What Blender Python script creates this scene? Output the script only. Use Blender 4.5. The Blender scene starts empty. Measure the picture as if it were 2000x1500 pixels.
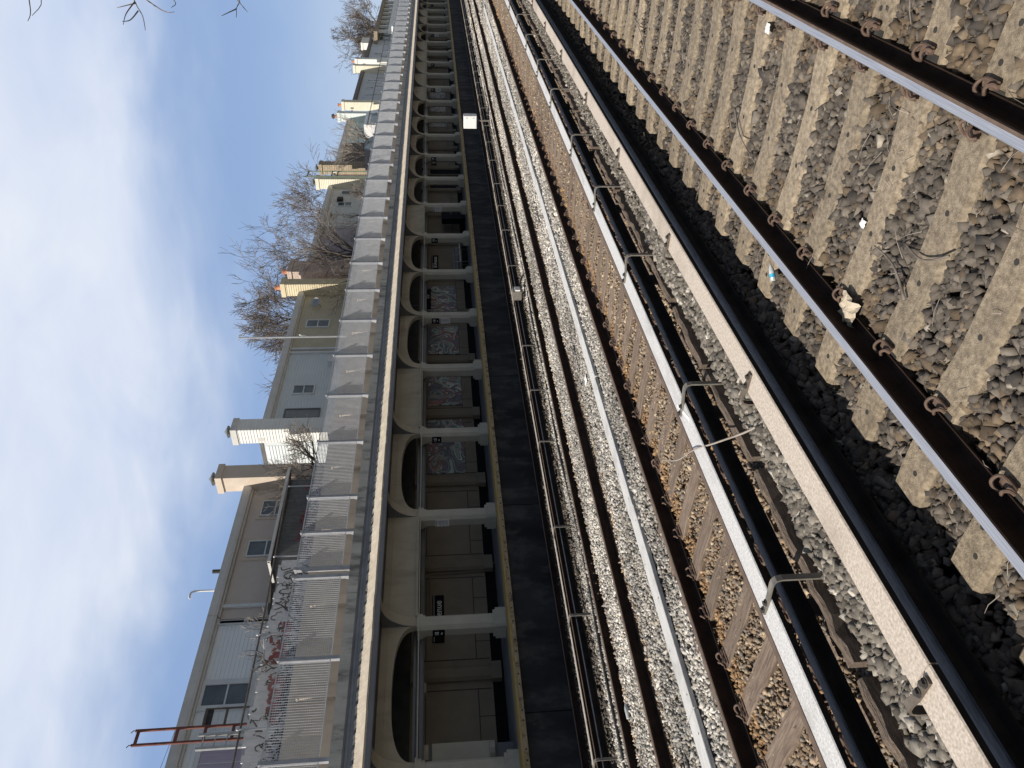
import bpy, math, random
import numpy as np
from mathutils import Vector, Matrix

S = bpy.context.scene
C = S.collection
R = math.radians
random.seed(7)
rng = np.random.default_rng(11)

# ------------------------------------------------------------------ camera, sky, sun, exposure
# X runs along the tracks, Y across them to the far platform, Z up; z = 0 is the top of the rails.
fw = Vector((0.79904, 0.59408, -0.09156)); rt = Vector((0.5945, -0.80388, -0.0223)); up = rt.cross(fw)
fw.normalize(); rt = (rt - fw * rt.dot(fw)).normalized(); up = rt.cross(fw)
cd = bpy.data.cameras.new('camera')
cam = bpy.data.objects.new('camera', cd); C.objects.link(cam)
xl, yl, zl = -up, rt, -fw                      # the photograph was taken with the phone turned on its side
M = Matrix(((xl.x, yl.x, zl.x, 0), (xl.y, yl.y, zl.y, 0), (xl.z, yl.z, zl.z, 2.494), (0, 0, 0, 1)))
cam.matrix_world = M
cd.sensor_fit = 'HORIZONTAL'; cd.sensor_width = 36; cd.lens = 36 * 1470.6 / 2000
cd.clip_start = 0.05; cd.clip_end = 6000
S.camera = cam

SUN = Vector((0.88, -0.2, -1.0)).normalized()  # direction the light travels
sl = bpy.data.lights.new('sun', 'SUN'); sl.energy = 5.0; sl.angle = R(0.5); sl.color = (1.0, 0.92, 0.81)
so = bpy.data.objects.new('sun', sl); C.objects.link(so)
so.rotation_euler = SUN.to_track_quat('-Z', 'Y').to_euler(); so.location = (-40, 30, 60)

W = bpy.data.worlds.new('World'); S.world = W; W.use_nodes = True
nt = W.node_tree; nt.nodes.clear()
def wn(t, **k):
    n = nt.nodes.new(t)
    for a, b in k.items(): setattr(n, a, b)
    return n
def wl(a, b): nt.links.new(a, b)
sky = wn('ShaderNodeTexSky', sky_type='NISHITA', sun_disc=False)
sky.sun_elevation = math.asin(-SUN.z)
sky.sun_rotation = math.atan2(-SUN.x, -SUN.y)
sky.altitude = 10; sky.air_density = 1.0; sky.dust_density = 0.6; sky.ozone_density = 2.0
tc = wn('ShaderNodeTexCoord')
sep = wn('ShaderNodeSeparateXYZ'); wl(tc.outputs['Generated'], sep.inputs[0])
def wm(op, a, b=None, c=None):
    n = wn('ShaderNodeMath', operation=op)
    for i, v in enumerate((a, b, c)):
        if v is None: continue
        if hasattr(v, 'is_linked') or hasattr(v, 'links'): wl(v, n.inputs[i])
        else: n.inputs[i].default_value = v
    return n.outputs[0]
mp = wn('ShaderNodeMapping'); mp.inputs['Scale'].default_value = (1.0, 1.0, 2.7)
mp.inputs['Rotation'].default_value = (0, 0.25, 0.5)
wl(tc.outputs['Generated'], mp.inputs[0])
nz = wn('ShaderNodeTexNoise'); nz.inputs['Scale'].default_value = 1.7; nz.inputs['Detail'].default_value = 5; nz.inputs['Roughness'].default_value = 0.55
nz.inputs['Distortion'].default_value = 0.35
wl(mp.outputs[0], nz.inputs['Vector'])
nz2 = wn('ShaderNodeTexNoise'); nz2.inputs['Scale'].default_value = 5.5; nz2.inputs['Detail'].default_value = 8; nz2.inputs['Roughness'].default_value = 0.5
nz2.inputs['Distortion'].default_value = 0.6
wl(mp.outputs[0], nz2.inputs['Vector'])
elev = wm('ARCSINE', sep.outputs['Z'])
# cloud sheet above about 16 degrees of elevation, ragged lower edge
e1 = wm('ADD', elev, wm('MULTIPLY', wm('SUBTRACT', nz.outputs[0], 0.5), 0.22))
e1 = wm('ADD', e1, wm('MULTIPLY', wm('SUBTRACT', nz2.outputs[0], 0.5), 0.07))
azr = wn('ShaderNodeMapRange', interpolation_type='SMOOTHSTEP'); wl(wm('ARCTAN2', sep.outputs['Y'], sep.outputs['X']), azr.inputs[0])
azr.inputs[1].default_value = R(34); azr.inputs[2].default_value = R(58); azr.inputs[3].default_value = 0.0; azr.inputs[4].default_value = 1.0
e1 = wm('SUBTRACT', e1, wm('MULTIPLY', azr.outputs[0], R(4.8)))
mr = wn('ShaderNodeMapRange', interpolation_type='SMOOTHSTEP'); wl(e1, mr.inputs[0])
mr.inputs[1].default_value = R(13.0); mr.inputs[2].default_value = R(21.5); mr.inputs[3].default_value = 0.0; mr.inputs[4].default_value = 1.0
# brightness within the sheet
cr = wn('ShaderNodeValToRGB'); wl(wm('ADD', wm('MULTIPLY', nz.outputs[0], 0.6), wm('MULTIPLY', nz2.outputs[0], 0.4)), cr.inputs[0])
cr.color_ramp.elements[0].position = 0.34; cr.color_ramp.elements[0].color = (0.60, 0.69, 0.88, 1)
cr.color_ramp.elements[1].position = 0.66; cr.color_ramp.elements[1].color = (0.86, 0.90, 0.97, 1)
cmul = wn('ShaderNodeVectorMath', operation='SCALE'); wl(cr.outputs[0], cmul.inputs[0]); cmul.inputs['Scale'].default_value = 11.6
# cloud and veil only where the camera faces; sky behind dimmed to cut fill
fr = wn('ShaderNodeMapRange', interpolation_type='SMOOTHSTEP'); wl(wm('ADD', wm('MULTIPLY', sep.outputs['X'], 0.55), wm('MULTIPLY', sep.outputs['Y'], 0.83)), fr.inputs[0])
fr.inputs[1].default_value = -0.05; fr.inputs[2].default_value = 0.6; fr.inputs[3].default_value = 0.0; fr.inputs[4].default_value = 1.0
hs = wn('ShaderNodeHueSaturation'); wl(sky.outputs[0], hs.inputs['Color']); hs.inputs['Saturation'].default_value = 0.72
wl(wm('MULTIPLY_ADD', fr.outputs[0], 0.50, 0.70), hs.inputs['Value'])
veil = wn('ShaderNodeMapRange'); wl(elev, veil.inputs[0]); veil.inputs[1].default_value = R(3); veil.inputs[2].default_value = R(14); veil.inputs[3].default_value = 0.9; veil.inputs[4].default_value = 0.8
mixv = wn('ShaderNodeMix', data_type='RGBA'); wl(wm('MULTIPLY', veil.outputs[0], fr.outputs[0]), mixv.inputs['Factor']); wl(hs.outputs[0], mixv.inputs['A']); 
vc = wn('ShaderNodeMapRange', interpolation_type='SMOOTHSTEP'); wl(wm('ADD', elev, wm('MULTIPLY', wm('SUBTRACT', nz2.outputs[0], 0.5), 0.10)), vc.inputs[0]); vc.inputs[1].default_value = R(1.5); vc.inputs[2].default_value = R(14)
vmx = wn('ShaderNodeMix', data_type='RGBA'); wl(vc.outputs[0], vmx.inputs['Factor']); vmx.inputs['A'].default_value = (5.8, 7.1, 9.2, 1); vmx.inputs['B'].default_value = (3.3, 5.0, 8.4, 1)
wl(vmx.outputs['Result'], mixv.inputs['B'])
mixc = wn('ShaderNodeMix', data_type='RGBA'); wl(wm('MULTIPLY', wm('MULTIPLY', mr.outputs[0], 0.95), fr.outputs[0]), mixc.inputs['Factor']); wl(mixv.outputs['Result'], mixc.inputs['A']); wl(cmul.outputs[0], mixc.inputs['B'])
bg = wn('ShaderNodeBackground'); wl(mixc.outputs['Result'], bg.inputs[0]); bg.inputs[1].default_value = 0.08
wo = wn('ShaderNodeOutputWorld'); wl(bg.outputs[0], wo.inputs[0])

S.view_settings.view_transform = 'Standard'; S.view_settings.look = 'None'
S.view_settings.exposure = 0.12; S.view_settings.gamma = 1.0

# ------------------------------------------------------------------ materials
MATS = {}
def mat(name, c1, c2=None, scale=4.0, rough=0.8, metal=0.0, detail=6, bump=0.0, bscale=None, stretch=(1, 1, 1), lo=0.35, hi=0.65,
        rnd=0.0, spots=None, attr=False, spec=None):
    """Principled material: two colours mixed by world-space noise, optional bump, per-object tint and dirt spots."""
    if name in MATS: return MATS[name]
    m = bpy.data.materials.new(name); m.use_nodes = True; MATS[name] = m
    t = m.node_tree; b = t.nodes['Principled BSDF']
    N = t.nodes.new; Lk = t.links.new
    b.inputs['Roughness'].default_value = rough; b.inputs['Metallic'].default_value = metal
    if spec is not None: b.inputs['Specular IOR Level'].default_value = spec
    g = N('ShaderNodeNewGeometry'); mpn = N('ShaderNodeMapping'); mpn.inputs['Scale'].default_value = stretch
    Lk(g.outputs['Position'], mpn.inputs[0])
    if attr:
        a = N('ShaderNodeVertexColor'); a.layer_name = 'Color'; col = a.outputs[0]
        if c2 is None: c2 = c1
    else: col = None
    n = N('ShaderNodeTexNoise'); n.inputs['Scale'].default_value = scale; n.inputs['Detail'].default_value = detail; n.inputs['Roughness'].default_value = 0.6
    Lk(mpn.outputs[0], n.inputs['Vector'])
    if col is None:
        r = N('ShaderNodeValToRGB'); r.color_ramp.elements[0].position = lo; r.color_ramp.elements[1].position = hi
        r.color_ramp.elements[0].color = (*c1, 1); r.color_ramp.elements[1].color = (*(c2 or c1), 1)
        Lk(n.outputs[0], r.inputs[0]); col = r.outputs[0]
    else:
        r = N('ShaderNodeMapRange'); Lk(n.outputs[0], r.inputs[0]); r.inputs[1].default_value = 0.3; r.inputs[2].default_value = 0.7
        r.inputs[3].default_value = 0.75; r.inputs[4].default_value = 1.25
        v = N('ShaderNodeVectorMath'); v.operation = 'SCALE'; Lk(col, v.inputs[0]); Lk(r.outputs[0], v.inputs['Scale']); col = v.outputs[0]
    if spots:
        sc, sm, amt = spots[0], spots[1], spots[2]
        n2 = N('ShaderNodeTexNoise'); n2.inputs['Scale'].default_value = sc; n2.inputs['Detail'].default_value = 8; n2.inputs['Roughness'].default_value = 0.65
        mp2 = N('ShaderNodeMapping'); mp2.inputs['Scale'].default_value = spots[3] if len(spots) > 3 else (1, 1, 1)
        Lk(g.outputs['Position'], mp2.inputs[0]); Lk(mp2.outputs[0], n2.inputs['Vector'])
        r2 = N('ShaderNodeMapRange'); Lk(n2.outputs[0], r2.inputs[0]); r2.inputs[1].default_value = 0.5; r2.inputs[2].default_value = 0.66; r2.inputs[4].default_value = amt
        mx = N('ShaderNodeMix'); mx.data_type = 'RGBA'; Lk(r2.outputs[0], mx.inputs['Factor']); Lk(col, mx.inputs['A']); mx.inputs['B'].default_value = (*sm, 1); col = mx.outputs['Result']
    if rnd:
        oi = N('ShaderNodeObjectInfo'); mr_ = N('ShaderNodeMapRange'); Lk(oi.outputs['Random'], mr_.inputs[0]); mr_.inputs[3].default_value = 1 - rnd; mr_.inputs[4].default_value = 1 + rnd
        v = N('ShaderNodeVectorMath'); v.operation = 'SCALE'; Lk(col, v.inputs[0]); Lk(mr_.outputs[0], v.inputs['Scale']); col = v.outputs[0]
    Lk(col, b.inputs['Base Color'])
    if bump:
        n3 = N('ShaderNodeTexNoise'); n3.inputs['Scale'].default_value = bscale or scale * 6; n3.inputs['Detail'].default_value = 6
        Lk(mpn.outputs[0], n3.inputs['Vector'])
        bp = N('ShaderNodeBump'); bp.inputs['Strength'].default_value = bump; bp.inputs['Distance'].default_value = 0.02
        Lk(n3.outputs[0], bp.inputs['Height']); Lk(bp.outputs[0], b.inputs['Normal'])
    return m

def brick_mat(name, c1, c2, mortar, sx, sy):
    m = bpy.data.materials.new(name); m.use_nodes = True; t = m.node_tree; b = t.nodes['Principled BSDF']; N = t.nodes.new; Lk = t.links.new
    g = N('ShaderNodeNewGeometry'); s = N('ShaderNodeSeparateXYZ'); Lk(g.outputs['Position'], s.inputs[0])
    a = N('ShaderNodeMath'); a.operation = 'ADD'; Lk(s.outputs[0], a.inputs[0]); Lk(s.outputs[1], a.inputs[1])
    c = N('ShaderNodeCombineXYZ'); Lk(a.outputs[0], c.inputs[0]); Lk(s.outputs[2], c.inputs[1])
    k = N('ShaderNodeTexBrick'); Lk(c.outputs[0], k.inputs['Vector']); k.inputs['Color1'].default_value = (*c1, 1); k.inputs['Color2'].default_value = (*c2, 1); k.inputs['Mortar'].default_value = (*mortar, 1)
    k.inputs['Scale'].default_value = 1; k.inputs['Brick Width'].default_value = sx; k.inputs['Row Height'].default_value = sy; k.inputs['Mortar Size'].default_value = 0.012
    Lk(k.outputs[0], b.inputs['Base Color']); b.inputs['Roughness'].default_value = 0.85
    bp = N('ShaderNodeBump'); bp.inputs['Distance'].default_value = 0.01; bp.invert = True; Lk(k.outputs['Fac'], bp.inputs['Height']); Lk(bp.outputs[0], b.inputs['Normal'])
    return m

def swirl_mat(name, seed):
    """Mosaic of flowing coloured bands with dark joints."""
    m = bpy.data.materials.new(name); m.use_nodes = True; t = m.node_tree; b = t.nodes['Principled BSDF']; N = t.nodes.new; Lk = t.links.new
    g = N('ShaderNodeNewGeometry'); mpn = N('ShaderNodeMapping'); mpn.inputs['Location'].default_value = (seed * 3.7, 0, seed * 1.9); Lk(g.outputs['Position'], mpn.inputs[0])
    n = N('ShaderNodeTexNoise'); n.inputs['Scale'].default_value = 1.0; n.inputs['Detail'].default_value = 0.2; n.inputs['Distortion'].default_value = 1.5; Lk(mpn.outputs[0], n.inputs['Vector'])
    mu = N('ShaderNodeMath'); mu.operation = 'MULTIPLY'; mu.inputs[1].default_value = 20; Lk(n.outputs[0], mu.inputs[0])
    fr = N('ShaderNodeMath'); fr.operation = 'FRACT'; Lk(mu.outputs[0], fr.inputs[0])
    fl = N('ShaderNodeMath'); fl.operation = 'FLOOR'; Lk(mu.outputs[0], fl.inputs[0])
    n4 = N('ShaderNodeTexNoise'); n4.inputs['Scale'].default_value = 0.9; n4.inputs['Detail'].default_value = 0; Lk(mpn.outputs[0], n4.inputs['Vector'])
    wv = N('ShaderNodeTexWhiteNoise'); wv.noise_dimensions = '1D'; Lk(fl.outputs[0], wv.inputs['W'])
    ad = N('ShaderNodeMath'); ad.operation = 'MULTIPLY_ADD'; Lk(n4.outputs[0], ad.inputs[0]); ad.inputs[1].default_value = 0.9; Lk(wv.outputs[0], ad.inputs[2])
    f2 = N('ShaderNodeMath'); f2.operation = 'FRACT'; Lk(ad.outputs[0], f2.inputs[0])
    r = N('ShaderNodeValToRGB'); r.color_ramp.interpolation = 'CONSTANT'
    cols = [(0, (.09, .09, .14)), (.26, (.20, .27, .27)), (.48, (.30, .38, .36)), (.68, (.46, .47, .43)), (.86, (.28, .085, .08)), (.94, (.42, .26, .24))]
    r.color_ramp.elements[0].position = 0; r.color_ramp.elements[0].color = (*cols[0][1], 1)
    r.color_ramp.elements[1].position = cols[1][0]; r.color_ramp.elements[1].color = (*cols[1][1], 1)
    for p, c in cols[2:]:
        e = r.color_ramp.elements.new(p); e.color = (*c, 1)
    Lk(f2.outputs[0], r.inputs[0])
    st = N('ShaderNodeMath'); st.operation = 'LESS_THAN'; st.inputs[1].default_value = 0.24; Lk(fr.outputs[0], st.inputs[0])
    mx = N('ShaderNodeMix'); mx.data_type = 'RGBA'; Lk(st.outputs[0], mx.inputs['Factor']); Lk(r.outputs[0], mx.inputs['A']); mx.inputs['B'].default_value = (.03, .03, .035, 1)
    Lk(mx.outputs['Result'], b.inputs['Base Color']); b.inputs['Roughness'].default_value = 0.4
    return m

m_ground = mat('ballast_bed', (.05, .045, .04), (.12, .10, .085), 9, 0.95, bump=0.8, bscale=30)
m_ground_l = mat('ballast_bed_pale', (.10, .095, .088), (.30, .28, .26), 14, 0.95, bump=0.8, bscale=40)
m_stone = mat('crushed_stone', (.2, .2, .2), scale=35, rough=0.9, attr=True)
m_rust = mat('shaded_rail_rust', (.020, .013, .010), (.042, .026, .020), 6, 0.9, spec=0.2, bump=0.15, bscale=60)  # rust, darkened to put the shade of the rail sides into colour
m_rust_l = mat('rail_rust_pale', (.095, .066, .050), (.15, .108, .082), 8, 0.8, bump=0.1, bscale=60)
m_steel = mat('worn_steel', (.34, .355, .395), (.54, .55, .58), 5, 0.42, 0.65, stretch=(.6, 40, 40), bump=0.04)
m_clip = mat('clip_rust', (.085, .055, .040), (.15, .10, .075), 25, 0.8)
m_ctie = mat('tie_concrete', (.165, .131, .092), (.35, .29, .21), 30, 0.92, detail=10, bump=0.5, bscale=110, rnd=0.18, spots=(6, (.135, .108, .08), .5))
m_hole = mat('bolt_hole', (.03, .028, .025), rough=0.9)
m_wtie = mat('tie_timber', (.105, .072, .052), (.245, .19, .145), 3.2, 0.9, stretch=(16, 1.2, 16), bump=0.6, bscale=18, rnd=0.22)
m_white = mat('white_fibreglass', (.38, .38, .38), (.68, .68, .675), 60, 0.65, detail=9, lo=.3, hi=.7, bump=0.1, bscale=90, spots=(1.4, (.30, .29, .275), .5, (1, 2, 2)))
m_tan = mat('tan_fibreglass', (.34, .285, .23), (.62, .55, .475), 55, 0.7, detail=9, lo=.3, hi=.7, bump=0.1, bscale=80, spots=(1.2, (.27, .22, .17), .5))
m_blackrail = mat('third_rail_steel', (.05, .06, .08), (.11, .125, .16), 9, 0.5, 0.5, stretch=(1, 6, 6), bump=0.15, bscale=50)
m_rail_edgeshade = mat('dark_steel_edge_shade', (.014, .012, .011), (.030, .026, .023), 6, 0.9, spec=0.15)  # dark rail sides; on cover boards, shade painted onto the edges
m_darkiron = mat('dark_iron', (.022, .02, .018), (.05, .045, .04), 8, 0.8)
m_galv = mat('galvanised_bracket', (.15, .14, .12), (.23, .215, .19), 9, 0.6, 0.2)
m_brkdark = mat('rusty_bracket', (.10, .08, .062), (.16, .135, .11), 9, 0.75)
m_plank = mat('weathered_plank', (.42, .42, .42), (.62, .62, .61), 3, 0.9, stretch=(1, 22, 22), bump=0.3, bscale=14, spots=(2.2, (.30, .29, .28), .5))
m_oldwood = mat('rotten_timber', (.11, .083, .064), (.235, .185, .145), 4, 0.95, stretch=(2, 16, 16), bump=0.8, bscale=12)
m_cable = mat('black_cable', (.02, .02, .02), (.05, .048, .045), 4, 0.7)
m_face = mat('dark_concrete', (.012, .012, .014), (.045, .043, .045), 1.3, 0.95, stretch=(1, 1, .35), bump=0.3, bscale=12, spots=(2.6, (.09, .08, .072), .75, (1, 1, .6)))  # near-black concrete with random paler stains
m_floor = mat('platform_floor', (.17, .18, .20), (.24, .25, .275), 2, 0.7)
m_yellow = mat('yellow_tactile', (.42, .28, .08), (.52, .37, .13), 5, 0.8, spots=(4, (.42, .36, .24), .6))
m_edge = mat('edge_timber', (.33, .24, .14), (.50, .40, .26), 4, 0.9, stretch=(1, 12, 12), spots=(5, (.06, .05, .045), .8))
m_cream = mat('cream_paint', (.35, .31, .24), (.41, .37, .29), 1.5, 0.75, bump=0.08, bscale=20, spots=(2.0, (.22, .195, .155), .5, (1, 1, .35)))
m_greycap = mat('cream_grey_paint', (.40, .375, .315), (.46, .435, .37), 2, 0.7, spots=(2.5, (.26, .26, .25), .4, (1, 1, .3)))
m_grey = mat('dark_grey', (.115, .12, .13), (.155, .16, .17), 2, 0.6)
m_gutter = mat('gutter_grey', (.16, .165, .185), (.20, .205, .225), 1.5, 0.55)
m_wallp = mat('wall_panel', (.19, .155, .118), (.235, .195, .15), 1.2, 0.75, spots=(1.5, (.15, .13, .10), .3))
m_joint = mat('panel_joint', (.05, .045, .038), rough=0.9)
m_black = mat('black_granite', (.009, .009, .010), rough=0.85, spec=0.1)
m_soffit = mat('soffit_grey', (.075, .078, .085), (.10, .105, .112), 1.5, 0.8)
m_tile = mat('eave_tile', (.52, .455, .36), (.66, .59, .48), 3, 0.75, bump=0.1, bscale=30, spots=(7, (.40, .34, .26), .4))
m_cornice = mat('cornice_metal', (.16, .165, .175), (.26, .265, .275), 1.6, 0.55, 0.2, stretch=(1, 1, .3))
m_conc = mat('stained_concrete', (.36, .355, .335), (.54, .53, .50), 1.8, 0.9, stretch=(1, 1, .25), bump=0.2, bscale=25, spots=(3.0, (.10, .10, .095), .75, (1, 1, .35)))
m_beige = mat('beige_render', (.43, .365, .295), (.51, .44, .36), 1.0, 0.85, bump=0.1, bscale=30, spots=(1.1, (.27, .235, .195), .55, (1, 1, .5)))
m_post = mat('galvanised_post', (.34, .35, .38), (.46, .47, .50), 3, 0.5, 0.3)
m_mesh = mat('galvanised_bars', (.54, .56, .60), (.66, .68, .71), 5, 0.38, 0.5)
m_wire = mat('chain_wire', (.22, .225, .23), (.32, .325, .33), 8, 0.5, 0.5)
m_piperail = mat('fence_pipe', (.07, .062, .058), (.13, .12, .115), 4, 0.7, 0.2)
m_gboard = mat('painted_boards', (.64, .65, .68), (.82, .83, .86), 2.5, 0.85, stretch=(4, 1, 1), spots=(4, (.42, .43, .47), .5))
m_tagb = mat('black_spray', (.02, .02, .022), rough=0.6)
m_tagr = mat('red_spray', (.27, .028, .035), rough=0.6)
m_tagw = mat('white_spray', (.78, .78, .78), rough=0.6)
m_corr = mat('corrugated_steel', (.075, .08, .085), (.13, .135, .14), 3, 0.55, 0.4)
m_sid_w = mat('white_siding', (.80, .84, .87), (.86, .89, .91), 1.2, 0.6)
m_sid_g = mat('grey_siding', (.62, .67, .68), (.67, .72, .73), 1.2, 0.6)
m_sid_wh = mat('bright_siding', (.74, .74, .70), (.80, .80, .76), 1.2, 0.6)
m_sid_o = mat('olive_siding', (.50, .455, .33), (.555, .51, .38), 1.2, 0.65)
m_sid_g2 = mat('warm_grey_siding', (.61, .62, .58), (.66, .67, .63), 1.2, 0.65)
m_mauve = mat('mauve_stucco', (.40, .35, .37), (.45, .40, .415), 1.2, 0.8)
m_mint = mat('mint_stucco', (.50, .65, .635), (.56, .71, .69), 1.2, 0.7)
m_mintw = mat('pale_mint_siding', (.70, .78, .75), (.76, .83, .80), 1.2, 0.7)
m_cream_s = mat('cream_siding', (.70, .66, .52), (.78, .74, .60), 1.2, 0.7)
m_stucco = mat('taupe_stucco', (.58, .51, .46), (.62, .55, .50), 3, 0.9, bump=0.15, bscale=60)
m_stucco_l = mat('pale_stucco', (.58, .49, .40), (.64, .55, .455), 3, 0.9, bump=0.15, bscale=60)
m_blueg = mat('blue_grey_siding', (.52, .56, .60), (.56, .60, .64), 1.2, 0.65)
m_trim = mat('pale_trim', (.62, .64, .65), (.70, .72, .73), 3, 0.55)
m_eave = mat('eave_trim', (.56, .55, .52), (.64, .63, .60), 2, 0.6)
m_eaved = mat('dark_eave_trim', (.12, .105, .095), (.17, .15, .14), 2, 0.7)
m_roof = mat('flat_roof', (.10, .10, .10), (.16, .16, .16), 2, 0.9)
m_glass = mat('window_glass', (.06, .075, .085), (.11, .13, .14), 2, 0.15, spec=0.8)
m_board = mat('grey_boarding', (.22, .235, .25), (.27, .285, .30), 2, 0.7)
m_purple = mat('lilac_curtain', (.42, .36, .47), (.55, .49, .60), 6, 0.8, stretch=(9, 1, .3))
m_redpipe = mat('terracotta_pipe', (.48, .20, .11), (.58, .27, .16), 4, 0.8)
m_capm = mat('chimney_cap_metal', (.16, .18, .18), (.24, .26, .26), 5, 0.4, 0.6)
m_redbrk = mat('rusty_red_steel', (.13, .045, .035), (.20, .075, .058), 6, 0.8)
m_green = mat('green_steel', (.13, .18, .12), (.18, .24, .16), 6, 0.7)
m_alu = mat('ladder_aluminium', (.36, .37, .37), (.46, .47, .47), 5, 0.45, 0.4)
m_bark = mat('bark', (.055, .046, .040), (.12, .105, .092), 12, 0.95, bump=0.5, bscale=30)
m_twig = mat('twig_bark', (.12, .10, .085), (.22, .19, .165), 8, 0.9)
m_twigp = mat('pale_twig_bark', (.24, .21, .18), (.38, .34, .30), 8, 0.9)
m_sign = mat('sign_black', (.007, .007, .010), rough=0.7, spec=0.1)
m_letter = mat('sign_white', (.80, .80, .80), rough=0.5)
m_paper = mat('white_paper', (.72, .72, .72), (.80, .80, .80), 6, 0.85, bump=0.2, bscale=30)
m_ink = mat('grey_print', (.25, .25, .27), rough=0.8)
m_boxw = mat('white_enamel', (.80, .80, .80), (.85, .85, .84), 2, 0.4)
m_boxg = mat('grey_enamel', (.30, .31, .33), rough=0.5)
m_car = mat('black_car_paint', (.012, .012, .014), rough=0.2)
m_carw = mat('white_car_paint', (.75, .76, .77), rough=0.3)
m_tyre = mat('tyre_rubber', (.02, .02, .02), rough=0.8)
m_street = mat('street_asphalt', (.045, .045, .047), (.07, .07, .07), 3, 0.9)
m_pet = mat('clear_plastic', (.34, .36, .37), (.52, .55, .57), 20, 0.15, spec=0.8)
m_lblue = mat('blue_bottle_label', (.02, .30, .55), (.05, .42, .62), 20, 0.4)
m_screen = mat('kiosk_dark', (.006, .008, .014), rough=0.7, spec=0.1)
m_brick = brick_mat('tan_brick', (.36, .29, .20), (.46, .38, .27), (.22, .19, .16), .42, .17)
m_brickd = brick_mat('dark_shingle', (.115, .092, .08), (.165, .135, .12), (.07, .06, .055), .35, .16)
m_brickp = brick_mat('pink_brick', (.52, .40, .34), (.62, .50, .43), (.42, .37, .33), .4, .16)

# ------------------------------------------------------------------ mesh helpers
def tag(o, label=None, cat=None, group=None, kind=None):
    if label: o['label'] = label
    if cat: o['category'] = cat
    if group: o['group'] = group
    if kind: o['kind'] = kind
    return o

def wloc(o):
    v = Vector((0, 0, 0))
    while o is not None:
        v += o.location; o = o.parent
    return v

def thing(name, loc, label, cat, group=None):
    o = bpy.data.objects.new(name, None); C.objects.link(o); o.location = loc; o.empty_display_size = .2
    return tag(o, label, cat, group)

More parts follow.
